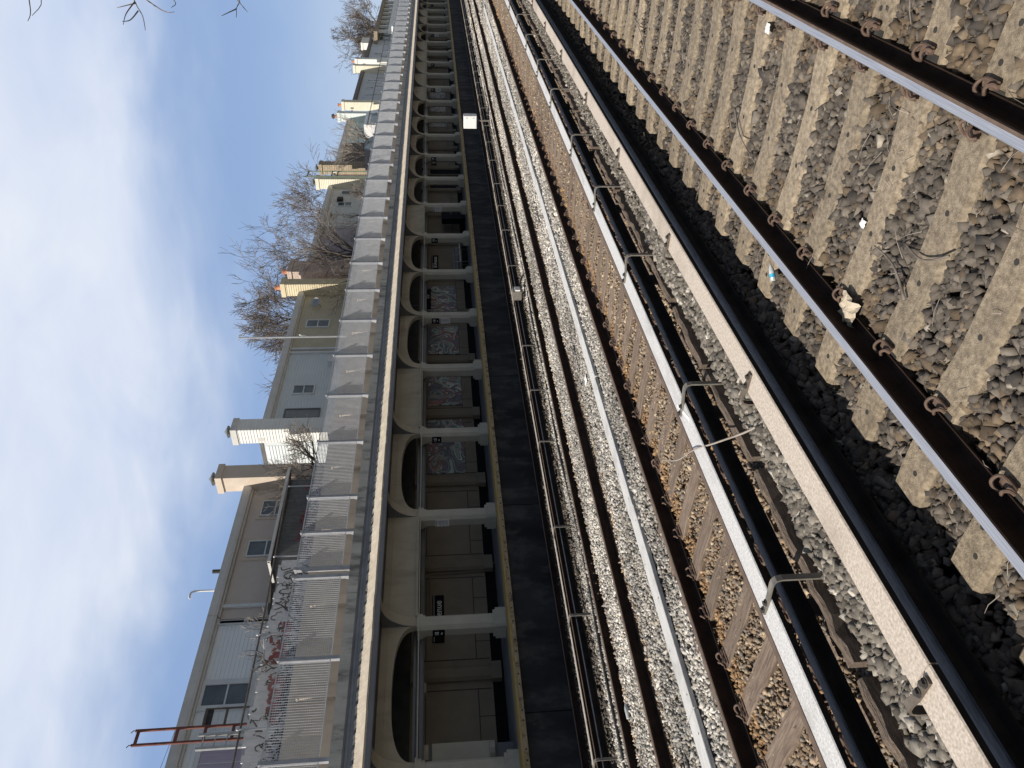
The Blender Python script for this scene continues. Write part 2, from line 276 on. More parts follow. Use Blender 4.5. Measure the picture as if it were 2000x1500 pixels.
class MB:
    """Collects polygons in world coordinates and links them as one mesh object."""
    def __init__(s): s.v = []; s.f = []; s.mi = []; s.n = 0
    def add(s, verts, faces, mi=0):
        k = s.n; s.v.append(np.asarray(verts, float).reshape(-1, 3)); s.n += len(s.v[-1])
        for f in faces: s.f.append(tuple(i + k for i in f)); s.mi.append(mi)
        return s
    def box(s, x0, x1, y0, y1, z0, z1, mi=0):
        return s.add([(x0, y0, z0), (x1, y0, z0), (x1, y1, z0), (x0, y1, z0), (x0, y0, z1), (x1, y0, z1), (x1, y1, z1), (x0, y1, z1)],
                     [(0, 3, 2, 1), (4, 5, 6, 7), (0, 1, 5, 4), (1, 2, 6, 5), (2, 3, 7, 6), (3, 0, 4, 7)], mi)
    def prism(s, poly, axis, a, b, mi=0, cap=True, mis=None):
        """poly: 2-D outline, extruded along axis 'x' (poly = y,z), 'y' (x,z) or 'z' (x,y)."""
        def P(p, t): return {'x': (t, p[0], p[1]), 'y': (p[0], t, p[1]), 'z': (p[0], p[1], t)}[axis]
        n = len(poly); V = [P(p, a) for p in poly] + [P(p, b) for p in poly]
        for i in range(n):
            j = (i + 1) % n
        k = s.n; s.v.append(np.array(V, float)); s.n += 2 * n
        for i in range(n):
            j = (i + 1) % n; s.f.append((k + i, k + j, k + n + j, k + n + i)); s.mi.append(mis[i] if mis else mi)
        if cap:
            s.f.append(tuple(k + i for i in reversed(range(n)))); s.mi.append(mi)
            s.f.append(tuple(k + n + i for i in range(n))); s.mi.append(mi)
        return s
    def tube(s, pts, r, n=6, mi=0, cap=True):
        pts = [Vector(p) for p in pts]; rr = r if hasattr(r, '__len__') else [r] * len(pts)
        V = []; a = None
        for i, p in enumerate(pts):
            d = (pts[min(i + 1, len(pts) - 1)] - pts[max(i - 1, 0)])
            d = d.normalized() if d.length > 1e-9 else Vector((0, 0, 1))
            if a is None:
                a = d.orthogonal().normalized()
            a = (a - d * a.dot(d)); a = a.normalized() if a.length > 1e-6 else d.orthogonal().normalized()
            b = d.cross(a)
            for k in range(n):
                t = 2 * math.pi * k / n; V.append(p + (a * math.cos(t) + b * math.sin(t)) * rr[i])
        F = []
        for i in range(len(pts) - 1):
            for k in range(n):
                q = (k + 1) % n; F.append((i * n + k, i * n + q, (i + 1) * n + q, (i + 1) * n + k))
        if cap:
            F.append(tuple(reversed(range(n)))); F.append(tuple((len(pts) - 1) * n + k for k in range(n)))
        return s.add([tuple(v) for v in V], F, mi)
    def ribbon(s, pts, w, t, axis, mi=0):
        """flat bar following pts; its width runs along axis, its thickness across."""
        ax = Vector(axis).normalized(); pts = [Vector(p) for p in pts]; V = []
        for i, p in enumerate(pts):
            d = (pts[min(i + 1, len(pts) - 1)] - pts[max(i - 1, 0)]).normalized(); nrm = ax.cross(d).normalized()
            for a, b in ((-1, -1), (1, -1), (1, 1), (-1, 1)): V.append(p + ax * (a * w / 2) + nrm * (b * t / 2))
        F = []
        for i in range(len(pts) - 1):
            for k in range(4):
                q = (k + 1) % 4; F.append((4 * i + k, 4 * i + q, 4 * i + 4 + q, 4 * i + 4 + k))
        F += [(3, 2, 1, 0), tuple(4 * (len(pts) - 1) + k for k in range(4))]
        return s.add([tuple(v) for v in V], F, mi)
    def cyl(s, c, r, h, n=12, mi=0, axis='z', r2=None):
        d = {'x': Vector((h, 0, 0)), 'y': Vector((0, h, 0)), 'z': Vector((0, 0, h))}[axis]
        return s.tube([Vector(c), Vector(c) + d], [r, r if r2 is None else r2], n, mi)
    def lathe(s, c, prof, n=16, mi=0):
        V = []; F = []
        for r, z in prof:
            for k in range(n):
                t = 2 * math.pi * k / n; V.append((c[0] + r * math.cos(t), c[1] + r * math.sin(t), c[2] + z))
        for i in range(len(prof) - 1):
            for k in range(n):
                q = (k + 1) % n; F.append((i * n + k, i * n + q, (i + 1) * n + q, (i + 1) * n + k))
        F += [tuple(reversed(range(n))), tuple((len(prof) - 1) * n + k for k in range(n))]
        return s.add(V, F, mi)
    def build(s, name, mats, parent=None, loc=None, smooth=False):
        mats = mats if isinstance(mats, (list, tuple)) else [mats]
        V = np.concatenate(s.v) if s.v else np.zeros((0, 3))
        o_ = wloc(parent) if parent is not None else Vector(loc if loc is not None else (0, 0, 0))
        if parent is None and loc is None and len(V):
            o_ = Vector((float((V[:, 0].min() + V[:, 0].max()) / 2), float((V[:, 1].min() + V[:, 1].max()) / 2), float(V[:, 2].min())))
        off = o_
        if parent is not None and loc is not None: off = Vector(loc)
        me = bpy.data.meshes.new(name); me.from_pydata([tuple(v) for v in (V - np.array(off))], [], s.f)
        for m in mats: me.materials.append(m)
        me.polygons.foreach_set('material_index', s.mi)
        if smooth: me.polygons.foreach_set('use_smooth', [True] * len(s.f))
        me.update()
        o = bpy.data.objects.new(name, me); C.objects.link(o)
        if parent is not None:
            o.parent = parent; o.location = off - o_
        else: o.location = off
        return o

def dup(root, loc=None, label=None, group=None, parent=None):
    c = root.copy(); C.objects.link(c)
    if parent is not None: c.parent = parent
    if loc is not None: c.location = loc
    if label: c['label'] = label
    if group: c['group'] = group
    for ch in root.children: dup(ch, parent=c)
    return c

ORD = ['first', 'second', 'third', 'fourth', 'fifth', 'sixth', 'seventh', 'eighth', 'ninth', 'tenth', 'eleventh', 'twelfth', 'thirteenth', 'fourteenth', 'fifteenth',
       'sixteenth', 'seventeenth', 'eighteenth', 'nineteenth', 'twentieth']

def text_mesh(body, size, name, material, parent, loc, align='CENTER', extr=0.004, rot=(math.pi / 2, 0, 0), sx=1.0):
    cu = bpy.data.curves.new(name, 'FONT'); cu.body = body; cu.size = size; cu.align_x = align; cu.align_y = 'CENTER'; cu.extrude = extr; cu.resolution_u = 3
    tmp = bpy.data.objects.new('tmp', cu); C.objects.link(tmp)
    bpy.context.view_layer.update()
    me = bpy.data.meshes.new_from_object(tmp.evaluated_get(bpy.context.evaluated_depsgraph_get()))
    C.objects.unlink(tmp); bpy.data.objects.remove(tmp); bpy.data.curves.remove(cu)
    me.materials.clear(); me.materials.append(material)
    o = bpy.data.objects.new(name, me); C.objects.link(o); o.rotation_euler = rot; o.scale = (sx, 1, 1)
    if parent is not None: o.parent = parent; o.location = Vector(loc) - wloc(parent)
    else: o.location = loc
    return o

# ------------------------------------------------------------------ ground, platforms, street level
def structure(o, label=None): o['kind'] = 'structure'; return o
structure(MB().box(-60, 260, -14, 6.7, -1.2, -.33).build('track_bed', m_ground))
structure(MB().box(-60, 260, 6.7, 15.1, -1.2, -.325).build('track_bed', m_ground_l))
structure(MB().prism([(3.37, -.4), (3.40, -.16), (3.46, -.125), (4.04, -.125), (4.10, -.2), (4.10, -.4)], 'x', -20, 120).build('ballast_ridge', m_ground))
structure(MB().box(-2000, 3000, 17.95, 3000, 3.5, 5.05).build('street_ground', m_street))
structure(MB().box(-60, 260, -30, .2, -.3, 1.05).build('platform', m_floor))
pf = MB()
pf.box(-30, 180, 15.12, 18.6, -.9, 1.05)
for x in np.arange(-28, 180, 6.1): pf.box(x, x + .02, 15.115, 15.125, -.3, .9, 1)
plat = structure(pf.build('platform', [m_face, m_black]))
MB().box(-30, 180, 15.13, 18.3, 1.05, 1.056).build('floor_slab', m_floor, plat)
tk = MB(); tk.box(-30, 180, 15.10, 15.72, 1.056, 1.068)
MB.box(tk, -30, 180, 15.06, 15.10, 1.02, 1.062)
tk.build('tactile_strip', m_yellow, plat)
eb = MB()
for x in np.arange(-30, 180, 3.2): eb.box(x + .006, x + 3.194, 15.03, 15.118, .925, 1.018)
for x in np.arange(2, 60, .42): eb.cyl((x + .1 * math.sin(x * 7), 15.032, .972), .018, -.012, 8, 1, 'y')
eb.build('edge_timber', [m_edge, m_hole], plat)

# ------------------------------------------------------------------ running rails
PROF = [(-.030, 0), (.030, 0), (.036, -.008), (.036, -.036), (.012, -.047), (.009, -.13), (.022, -.145), (.072, -.156), (.072, -.168), (-.072, -.168), (-.072, -.156),
        (-.022, -.145), (-.009, -.13), (-.012, -.047), (-.036, -.036), (-.036, -.008)]
def rail(y, label, shiny, group, split=-.025):
    b = MB(); mis = [0] * 17
    prof = PROF[:1] + [(split, 0)] + PROF[1:]
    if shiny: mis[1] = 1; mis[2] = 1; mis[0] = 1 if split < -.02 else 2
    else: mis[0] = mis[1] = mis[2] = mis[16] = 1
    x0, x1 = -6, 150
    b.prism([(y + p[0], p[1]) for p in prof], 'x', x0, x1, 0, True, mis)
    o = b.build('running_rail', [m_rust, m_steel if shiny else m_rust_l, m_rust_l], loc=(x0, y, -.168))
    tag(o, label, 'rail', group)
Y2, Y1, YE, YA, YB, YC = 1.008, 2.515, 5.006, 6.513, 9.078, 10.585
g = 'running rails of the four tracks'
rail(Y2, 'shiny topped rail with clips on concrete ties, farther from the tan cover board', True, g, -.012)
rail(Y1, 'shiny topped rail on concrete ties, beside the tan cover board', True, g)
rail(YE, 'brown rusty rail on timber ties, beside the white cover board', False, g)
rail(YA, 'brown rusty rail on timber ties, beside the pale ballast', False, g)
rail(YB, 'brown rail half sunk in pale ballast, on the side of the grey plank', False, g)
rail(YC, 'brown rail half sunk in pale ballast, on the side of the far platform', False, g)
rail(12.95, 'dark rail hidden behind the far third rail cover', False, g)
rail(14.45, 'dark rail at the foot of the dark platform wall', False, g)
# joint bars on the pale track
for (x, y, lab) in ((8.4, YC, 'bolted joint bar on the brown rail in pale ballast near the far platform'), (9.05, Y2, None)):
    if lab is None: continue
    t = thing('joint_bar', (x, y, -.1), lab, 'rail joint')
    b = MB(); b.box(x - .45, x + .45, y - .052, y - .038, -.13, -.045); b.build('bar', m_rust, t)
    for k in range(4): MB().cyl((x - .33 + .22 * k, y - .052, -.088), .018, -.02, 6, 0, 'y').build('bolt', m_clip, t)

# ------------------------------------------------------------------ concrete ties with spring clips
def clip_path(side, y):
    """bent spring clip; side = +1 clip on the +Y side of the rail"""
    P = [(-.055, .135, -.140), (.035, .135, -.138), (.062, .118, -.125), (.062, .085, -.110), (.040, .062, -.118), (.010, .058, -.136), (-.015, .070, -.118), (-.03, .105, -.098), (-.052, .128, -.110), (-.07, .12, -.13)]
    return [(p[0], y + side * p[1], p[2]) for p in P]
def smooth(P, n=4):
    P = [Vector(p) for p in P]; out = []
    for i in range(len(P) - 1):
        a, b, c, d = P[max(i - 1, 0)], P[i], P[i + 1], P[min(i + 2, len(P) - 1)]
        for k in range(n):
            t = k / n; out.append(0.5 * ((2 * b) + (c - a) * t + (2 * a - 5 * b + 4 * c - d) * t * t + (3 * b - a - 3 * c + d) * t ** 3))
    out.append(P[-1]); return out
tie_lab = 'tan concrete tie under the two shiny rails, '
def make_ctie():
    t = thing('concrete_tie', (0, 1.762, -.172), tie_lab + 'first shown', 'railway tie', 'concrete ties of the near track')
    b = MB(); secs = [(.47, .100, -.178), (.62, .105, -.173), (1.25, .105, -.172), (1.46, .095, -.188), (2.06, .095, -.188), (2.27, .105, -.172), (2.92, .105, -.173), (3.05, .100, -.178)]
    V = []; F = []
    for (y, h, z) in secs: V += [(-h - .045, y, -.42), (-h - .028, y, z - .028), (-h, y, z), (h, y, z), (h + .028, y, z - .028), (h + .045, y, -.42)]
    for i in range(len(secs) - 1):
        for k in range(5): a = 6 * i + k; F.append((a, a + 6, a + 7, a + 1))
    F += [tuple(range(6)), tuple(reversed(range(6 * (len(secs) - 1), 6 * len(secs))))]
    b.add(V, F)
    for (x, y) in ((0, .62), (.03, .80), (0, 1.55), (0, 1.97), (.03, 2.72), (-.02, 2.88)): b.cyl((x, y, -.189 if 1.4 < y < 2.1 else -.174), .017, .0035, 8, 1)
    b.build('tie_body', [m_ctie, m_hole], t)
    for y in (Y2, Y1):
        b = MB(); b.box(-.085, .085, y - .10, y + .10, -.171, -.1685); b.build('rail_pad', m_darkiron, t)
        for s in (-1, 1):
            b = MB(); b.tube(smooth(clip_path(s, y), 3), .0092, 6); b.box(-.03, .045, y + s * .115 - .02, y + s * .115 + .02, -.17, -.135)
            b.build('spring_clip', m_clip, t, smooth=False)
    return t
ct = make_ctie()
X0 = 2.945 - .592 * 6
n_t = 100
for i in range(n_t):
    x = X0 + .592 * i
    j = i - 3
    if j < 0: lab = tie_lab + 'in the row near the lower edge'
    elif j < 20: lab = tie_lab + ORD[j] + ' along from the camera'
    elif j < 40: lab = tie_lab + ORD[j - 20] + ' beyond the twentieth from the camera'
    else: lab = tie_lab + 'among the small distant ones'
    gr = 'concrete ties of the near track'
    if i == 0: o = ct
    elif i < 62: o = dup(ct)
    else:
        o = thing('concrete_tie', (0, 1.762, -.172), lab, 'railway tie', gr)
        c = [k for k in ct.children if k.name.startswith('tie_body')][0].copy(); C.objects.link(c); c.parent = o
    o.location = (x + random.uniform(-.012, .012), 1.762 + random.uniform(-.015, .015), -.172 - .003 * random.random())
    o['label'] = lab; o['group'] = gr

# ------------------------------------------------------------------ timber ties of the rusty track
def make_wtie():
    t = thing('timber_tie', (0, 5.76, -.165), 'x', 'railway tie', 'timber ties of the rusty track')
    b = MB(); nseg = 14; V = []; F = []
    for i in range(nseg + 1):
        y = 4.52 + (7.02 - 4.52) * i / nseg; w = .112 + .006 * math.sin(i * 2.1); z = -.166 - .004 * math.sin(i * 1.3)
        V += [(-w, y, -.4), (-w, y, z - .008), (-w + .01, y, z), (-.02, y, z - .004), (w - .012, y, z - .001), (w, y, z - .012), (w, y, -.4)]
    for i in range(nseg):
        for k in range(6): a = 7 * i + k; F.append((a, a + 7, a + 8, a + 1))
    F += [tuple(range(7)), tuple(reversed(range(7 * nseg, 7 * nseg + 7)))]
    b.add(V, F); b.build('tie_body', m_wtie, t)
    for y in (YE, YA):
        b = MB(); b.box(-.095, .095, y - .175, y + .175, -.1655, -.160); b.box(-.095, .095, y - .105, y - .085, -.160, -.142); b.box(-.095, .095, y + .085, y + .105, -.160, -.142)
        for sx in (-.06, .06):
            for sy in (-.145, .145): b.cyl((sx, y + sy, -.16), .014, .02, 6)
        b.build('tie_plate', m_clip, t)
        for s in (-1, 1):
            b = MB(); b.tube(smooth(clip_path(s, y), 2), .0115, 5); b.build('spring_clip', m_clip, t)
    return t
wt = make_wtie(); wl_ = 'weathered brown timber tie between the two rusty rails, '
for i in range(115):
    x = 4.62 + .551 * (i - 7); j = i - 3
    if j < 0: lab = wl_ + 'near the lower edge'
    elif j < 20: lab = wl_ + ORD[j] + ' along from the camera'
    elif j < 40: lab = wl_ + ORD[j - 20] + ' beyond the twentieth'
    else: lab = wl_ + 'among the small distant ones'
    gr = 'timber ties of the rusty track'
    if i == 0: o = wt
    elif i < 55: o = dup(wt)
    else:
        o = thing('timber_tie', (0, 5.76, -.165), lab, 'railway tie', gr)
        c = [k for k in wt.children if k.name.startswith('tie_body')][0].copy(); C.objects.link(c); c.parent = o
    o.location = (x + random.uniform(-.03, .03), 5.76 + random.uniform(-.06, .06), -.165 - .008 * random.random()); o.rotation_euler = (0, 0, random.uniform(-.012, .012))
    o['label'] = lab; o['group'] = gr

# ------------------------------------------------------------------ third rails with cover boards
TP = [(-.040, 0), (.040, 0), (.046, -.010), (.046, -.034), (.016, -.046), (.014, -.10), (.07, -.118), (.07, -.132), (-.07, -.132), (-.07, -.118), (-.014, -.10), (-.016, -.046), (-.046, -.034), (-.046, -.010)]
def third_rail(yr, zr, y0, y1, zb, mboard, xs, ypost, mbr, label, x0=-3, x1=120, bolts=True):
    t = thing('third_rail', (x0, yr, -.3), label, 'third rail', 'covered third rails between the tracks')
    MB().prism([(yr + p[0], zr + p[1]) for p in TP], 'x', x0, x1, 0, True, [1, 1] + [0] * 11 + [1]).build('power_rail', [m_rail_edgeshade, m_blackrail], t)
    yc = (y0 + y1) / 2; th = .045
    b = MB(); seg = 4.9; x = x0
    while x < x1:
        xe = min(x + seg, x1)
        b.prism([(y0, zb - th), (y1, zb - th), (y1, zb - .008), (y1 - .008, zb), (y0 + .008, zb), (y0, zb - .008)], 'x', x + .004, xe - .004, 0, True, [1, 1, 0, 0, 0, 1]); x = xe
    b.build('cover_board', [mboard, m_rail_edgeshade], t)  # underside and edges coloured near-black to carry their shade
    s = 1 if ypost > yc else -1
    ye = y0 if s > 0 else y1
    far = y0 + .05 if s > 0 else y1 - .05
    near = y1 if s > 0 else y0
    first = None; fi = None
    for k, xb in enumerate(xs):
        if first is None:
            P = [(xb, ypost + s * .01, -.34), (xb, ypost, -.05), (xb, ypost, zb - .03), (xb, ypost - s * .012, zb + .008), (xb, ypost - s * .04, zb + .026), (xb, ypost - s * .08, zb + .027), (xb, near - s * .02, zb + .012), (xb, far, zb + .010)]
            b = MB(); b.ribbon(P, .046, .016, (1, 0, 0))
            first = b.build('bracket', mbr, t, loc=(xb, ypost, -.34))
            for yy in (near - s * .055, far + s * .03): b = MB(); b.cyl((xb, yy, zb + .018), .017, .022, 6); b.cyl((xb, yy, zb + .0185), .026, .006, 10); b.build('bolt', m_darkiron, first)
            b = MB(); b.lathe((xb, yr, -.34), [(.10, 0), (.10, .06), (.075, .07), (.11, .085), (.11, .10), (.07, .115), (.06, zr + .34 - .135)], 14)
            fi = b.build('insulator', m_darkiron, t, loc=(xb, yr, -.34))
        else:
            dx = xb - xs[0]
            for src in (first, fi):
                c = src.copy(); C.objects.link(c); c.location.x = src.location.x + dx
                for ch in src.children:
                    q = ch.copy(); C.objects.link(q); q.parent = c
    return t
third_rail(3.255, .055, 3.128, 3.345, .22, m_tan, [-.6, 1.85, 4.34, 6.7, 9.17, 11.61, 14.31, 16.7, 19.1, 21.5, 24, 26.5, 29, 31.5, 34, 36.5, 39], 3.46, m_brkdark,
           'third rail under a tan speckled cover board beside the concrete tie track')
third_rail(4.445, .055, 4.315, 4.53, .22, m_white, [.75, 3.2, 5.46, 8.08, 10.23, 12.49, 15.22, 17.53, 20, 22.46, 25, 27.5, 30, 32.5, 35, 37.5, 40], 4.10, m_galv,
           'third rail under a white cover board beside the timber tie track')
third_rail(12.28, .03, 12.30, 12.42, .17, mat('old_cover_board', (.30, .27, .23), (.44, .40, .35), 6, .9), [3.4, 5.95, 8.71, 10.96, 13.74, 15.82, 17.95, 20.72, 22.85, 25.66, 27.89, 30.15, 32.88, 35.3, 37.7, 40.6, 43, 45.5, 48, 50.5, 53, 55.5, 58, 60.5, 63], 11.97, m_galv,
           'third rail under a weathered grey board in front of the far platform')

# timber baulk alongside the white-covered third rail, split along its length
t = thing('rotten_timber', (0, 4.33, -.3), 'row of rotten split timbers lying along the white covered third rail', 'timber baulk')
b = MB(); x = 1.2
while x < 34:
    ln = random.uniform(1.1, 2.0); n = int(ln / .12); V = []; F = []
    for i in range(n + 1):
        xx = x + ln * i / n; w0 = 4.160 + random.uniform(-.016, .016); w1 = 4.222 + random.uniform(-.006, .006); z = -.035 + random.uniform(-.022, .010)
        V += [(xx, w0, -.36), (xx, w0 + .01, z - .02), (xx, (w0 + w1) / 2, z + random.uniform(-.012, .008)), (xx, w1, z), (xx, w1, -.36)]
    for i in range(n):
        for k in range(4): a = 5 * i + k; F.append((a, a + 1, a + 6, a + 5))
    F += [tuple(reversed(range(5))), tuple(range(5 * n, 5 * n + 5))]
    b.add(V, F); x += ln + random.uniform(.03, .20)
b.build('split_timber', m_oldwood, t)

# grey planks between the middle tracks, cables
for k in range(16):
    x = 1.2 + 3.05 * (k - 2)
    b = MB(); b.prism([(7.575, -.175), (7.855, -.175), (7.855, -.128), (7.85, -.122), (7.58, -.122), (7.575, -.128)], 'x', x + .01, x + 3.04)
    dy = random.uniform(-.02, .02)
    for q in range(5): b.cyl((x + .2 + .65 * q, 7.64 + .15 * (q % 2), -.123), .012, .003, 6, 1)
    o = b.build('trough_plank', [m_plank, m_hole]); o.location.y += dy; o.rotation_euler = (0, 0, random.uniform(-.004, .004))
    tag(o, 'weathered grey plank laid on the pale ballast, ' + ORD[k] + ' plank in the line', 'plank', 'planks laid end to end between the middle tracks')
def cable(pts, r, label, m=None, name='track_cable'):
    o = MB().tube(smooth(pts, 5), r, 6).build(name, m or m_cable, smooth=True); tag(o, label, 'cable'); return o
cable([(x, 8.47 + .03 * math.sin(x * .9), -.185 + .012 * math.sin(x * 1.7)) for x in np.arange(-1, 70, 1.0)], .018, 'thin black cable lying on pale ballast beside the grey planks')
cable([(x, 8.78 + .02 * math.sin(x * .7 + 1), -.20 + .01 * math.sin(x * 1.3)) for x in np.arange(-1, 40, 1.0)], .012, 'thin dark cable half buried close to the sunk brown rail')
cable([(x, 11.55 + .06 * math.sin(x * .5), -.17 + .02 * math.sin(x * 1.1)) for x in np.arange(2, 80, 1.0)], .03, 'brown cable running beside the far third rail brackets')

# ------------------------------------------------------------------ crushed stone
def stones(name, label, x0, x1, y0, y1, per_m2, r0, r1, zfun, palette, fine=True, keep=None, weights=None):
    n = int((x1 - x0) * (y1 - y0) * per_m2)
    P = np.stack([rng.uniform(x0, x1, n), rng.uniform(y0, y1, n)], 1)
    # drop what lies outside the wedge the photograph could plausibly see
    k = P[:, 0] > P[:, 1] * .44 - 3.6; P = P[k]
    if keep is not None: P = P[keep(P)]
    n = len(P)
    if fine:
        B = np.array([(sx, sy, sz) for sz in (-1, 1) for sy in (-1, 1) for sx in (-1, 1)]) * .78
        F = np.array([(0, 2, 3), (0, 3, 1), (4, 5, 7), (4, 7, 6), (0, 1, 5), (0, 5, 4), (2, 6, 7), (2, 7, 3), (0, 4, 6), (0, 6, 2), (1, 3, 7), (1, 7, 5)])
        jit = .42
    else:
        B = np.array([(1, 0, 0), (0, 1, 0), (-1, 0, 0), (0, -1, 0), (.1, .1, 1), (-.1, 0, -1)]) * 1.05
        F = np.array([(0, 1, 4), (1, 2, 4), (2, 3, 4), (3, 0, 4), (1, 0, 5), (2, 1, 5), (3, 2, 5), (0, 3, 5)])
        jit = .42
    nb = len(B)
    rad = rng.uniform(r0, r1, n) * np.where(rng.random(n) < .12, 1.45, 1)
    V = B[None] + rng.normal(0, jit * .5, (n, nb, 3))
    V *= np.stack([rng.uniform(.7, 1.35, n), rng.uniform(.65, 1.1, n), rng.uniform(.5, .95, n)], 1)[:, None, :]
    q = rng.normal(size=(n, 4)); q /= np.linalg.norm(q, axis=1)[:, None]; w, x, y, z = q.T
    Rm = np.stack([1 - 2 * (y * y + z * z), 2 * (x * y - z * w), 2 * (x * z + y * w), 2 * (x * y + z * w), 1 - 2 * (x * x + z * z), 2 * (y * z - x * w), 2 * (x * z - y * w), 2 * (y * z + x * w), 1 - 2 * (x * x + y * y)], 1).reshape(n, 3, 3)
    V = np.einsum('nij,nkj->nki', Rm, V) * rad[:, None, None]
    cen = np.concatenate([P, (zfun(P) + rng.uniform(-.035, .012, n) - rad * .25)[:, None]], 1)
    V += cen[:, None, :]
    me = bpy.data.meshes.new(name); nf = len(F)
    me.vertices.add(n * nb); me.vertices.foreach_set('co', V.reshape(-1))
    idx = (F[None] + (np.arange(n) * nb)[:, None, None]).reshape(-1)
    me.loops.add(n * nf * 3); me.loops.foreach_set('vertex_index', idx.astype(np.int32))
    me.polygons.add(n * nf); me.polygons.foreach_set('loop_start', (np.arange(n * nf) * 3).astype(np.int32)); me.polygons.foreach_set('loop_total', np.full(n * nf, 3, np.int32))
    me.update(calc_edges=True)
    if callable(palette): col = palette(P)
    else:
        w_ = np.array(weights or [1] * len(palette), float); w_ /= w_.sum()
        col = np.array(palette)[rng.choice(len(palette), n, p=w_)]
    col = np.clip(col * rng.uniform(.72, 1.25, n)[:, None], 0, .9)
    at = me.color_attributes.new('Color', 'FLOAT_COLOR', 'POINT')
    at.data.foreach_set('color', np.concatenate([np.repeat(col, nb, 0), np.ones((n * nb, 1))], 1).reshape(-1))
    me.materials.append(m_stone)
    o = bpy.data.objects.new(name, me); C.objects.link(o); o['kind'] = 'stuff'; o['label'] = label; o['category'] = 'ballast'
    return o

GREY = np.array([(.090, .076, .062), (.118, .101, .083), (.062, .053, .045), (.152, .132, .108), (.28, .25, .205)]); GW = [5, 5, 4, 2.2, .35]
BRN = np.array([(.135, .10, .066), (.17, .128, .086), (.10, .074, .05), (.22, .17, .12)])
def pick(pal, w, n):
    w = np.array(w, float); return pal[rng.choice(len(pal), n, p=w / w.sum())]
def pal_near(P):
    n = len(P); a = pick(GREY, GW, n); b = pick(BRN, [4, 3, 3, 1], n)
    d = np.minimum(np.abs(P[:, 1] - Y1), np.abs(P[:, 1] - Y2)); k = rng.random(n) < np.clip(.95 - d * 2.0, .05, .9)
    a[k] = b[k] * .9; return a
MID = np.array([(.145, .130, .110), (.195, .178, .152), (.098, .088, .074), (.27, .248, .215), (.42, .39, .345)])
def pal_mid(P): return pick(MID, [5, 4, 4, 2, .6], len(P))
RUS = np.array([(.25, .185, .12), (.17, .12, .08), (.34, .26, .18), (.21, .18, .15), (.46, .38, .28)])
def pal_rust(P):
    n = len(P); a = pick(RUS, [4, 4, 2, 3, .7], n); k = (np.abs(P[:, 1] - YA) < .32) | (np.abs(P[:, 1] - YE) < .3); a[k] = pick(RUS * np.array([1.08, .92, .72]), [5, 4, 2, 1, .4], int(k.sum())); return a
PALE = np.array([(.52, .495, .45), (.33, .315, .29), (.20, .19, .175), (.68, .65, .60), (.44, .39, .31)])
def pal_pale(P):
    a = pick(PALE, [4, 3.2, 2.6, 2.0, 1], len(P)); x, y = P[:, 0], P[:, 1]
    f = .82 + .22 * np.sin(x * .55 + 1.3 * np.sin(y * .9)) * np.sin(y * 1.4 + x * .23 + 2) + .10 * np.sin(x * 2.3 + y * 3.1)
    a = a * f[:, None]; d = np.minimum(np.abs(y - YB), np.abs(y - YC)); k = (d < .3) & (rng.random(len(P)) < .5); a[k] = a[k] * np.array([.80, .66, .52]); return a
def z_near(P):
    z = np.full(len(P), -.218); y = P[:, 1]
    z = np.where(y > 2.98, -.25, z); z = np.where(y > 3.06, -.25 + np.clip((y - 3.06) * 1.2, 0, .115), z)
    z = np.where((np.abs(y - 1.76) < .45), -.232, z)
    return z + .012 * np.sin(P[:, 0] * 1.3 + 2) + .01 * np.sin(P[:, 1] * 5 + P[:, 0])
def z_gap(P):
    y = P[:, 1]; z = np.where((y > 4.06) & (y < 4.13), -.14, np.where(y >= 4.13, -.20, np.where(y < 3.40, -.13, -.088 + .02 * np.sin(P[:, 0] * 1.1)))); return z + .012 * np.sin(P[:, 0] * 3.1 + y * 4)
def z_rust(P): return np.full(len(P), -.195) + .012 * np.sin(P[:, 0] * 2.2 + P[:, 1] * 3)
def z_pale(P):
    y = P[:, 1]; z = np.full(len(P), -.165) + .02 * np.sin(P[:, 0] * .8 + y) + .015 * np.sin(P[:, 0] * 2.9)
    d = np.minimum(np.abs(y - YB), np.abs(y - YC)); z = np.where((d < .16), -.20, z); z = np.where((y > YB) & (y < YC) & (d > .15), -.115, z)
    z = np.where((y > 7.5) & (y < 7.93), -.2, z)
    return np.where(y > 11.3, -.19, z)
def near_keep(P):
    d = np.abs((P[:, 0] - 2.945 + .296) % .592 - .296); on = (d < .098) & (P[:, 1] > .47) & (P[:, 1] < 3.05)
    return np.all([np.abs(P[:, 1] - y) > .075 for y in (Y1, Y2)], axis=0) & (~on | (rng.random(len(P)) < .06))
off_rails = lambda ys, w=.075: (lambda P: np.all([np.abs(P[:, 1] - y) > w for y in ys], axis=0))
stones('ballast', 'dark grey brown crushed stone between the concrete ties', -2.5, 9, .25, 3.5, 1350, .020, .037, z_near, pal_near, True, near_keep)
stones('ballast', 'grey crushed stone between the two covered third rails', -2.5, 9, 3.36, 4.35, 1350, .020, .037, z_gap, pal_mid, True)
stones('ballast', 'dark grey brown crushed stone farther along the concrete tie track', 9, 30, .25, 3.5, 700, .024, .036, z_near, pal_near, False, near_keep)
stones('ballast', 'grey crushed stone farther along between the covered third rails', 9, 34, 3.4, 4.35, 700, .024, .036, z_gap, pal_mid, False)
stones('ballast', 'rusty brown crushed stone between the timber ties', -1.5, 14, 4.2, 6.75, 1250, .018, .030, z_rust, pal_rust, False, off_rails([YA, YE]))
stones('ballast', 'rusty brown crushed stone farther along between the timber ties', 14, 40, 4.2, 6.75, 600, .024, .034, z_rust, pal_rust, False, off_rails([YA, YE]))
stones('ballast', 'pale crushed stone around the half sunk rails', -.5, 15, 6.6, 12.1, 950, .020, .034, z_pale, pal_pale, False, off_rails([YA, YB, YC]))
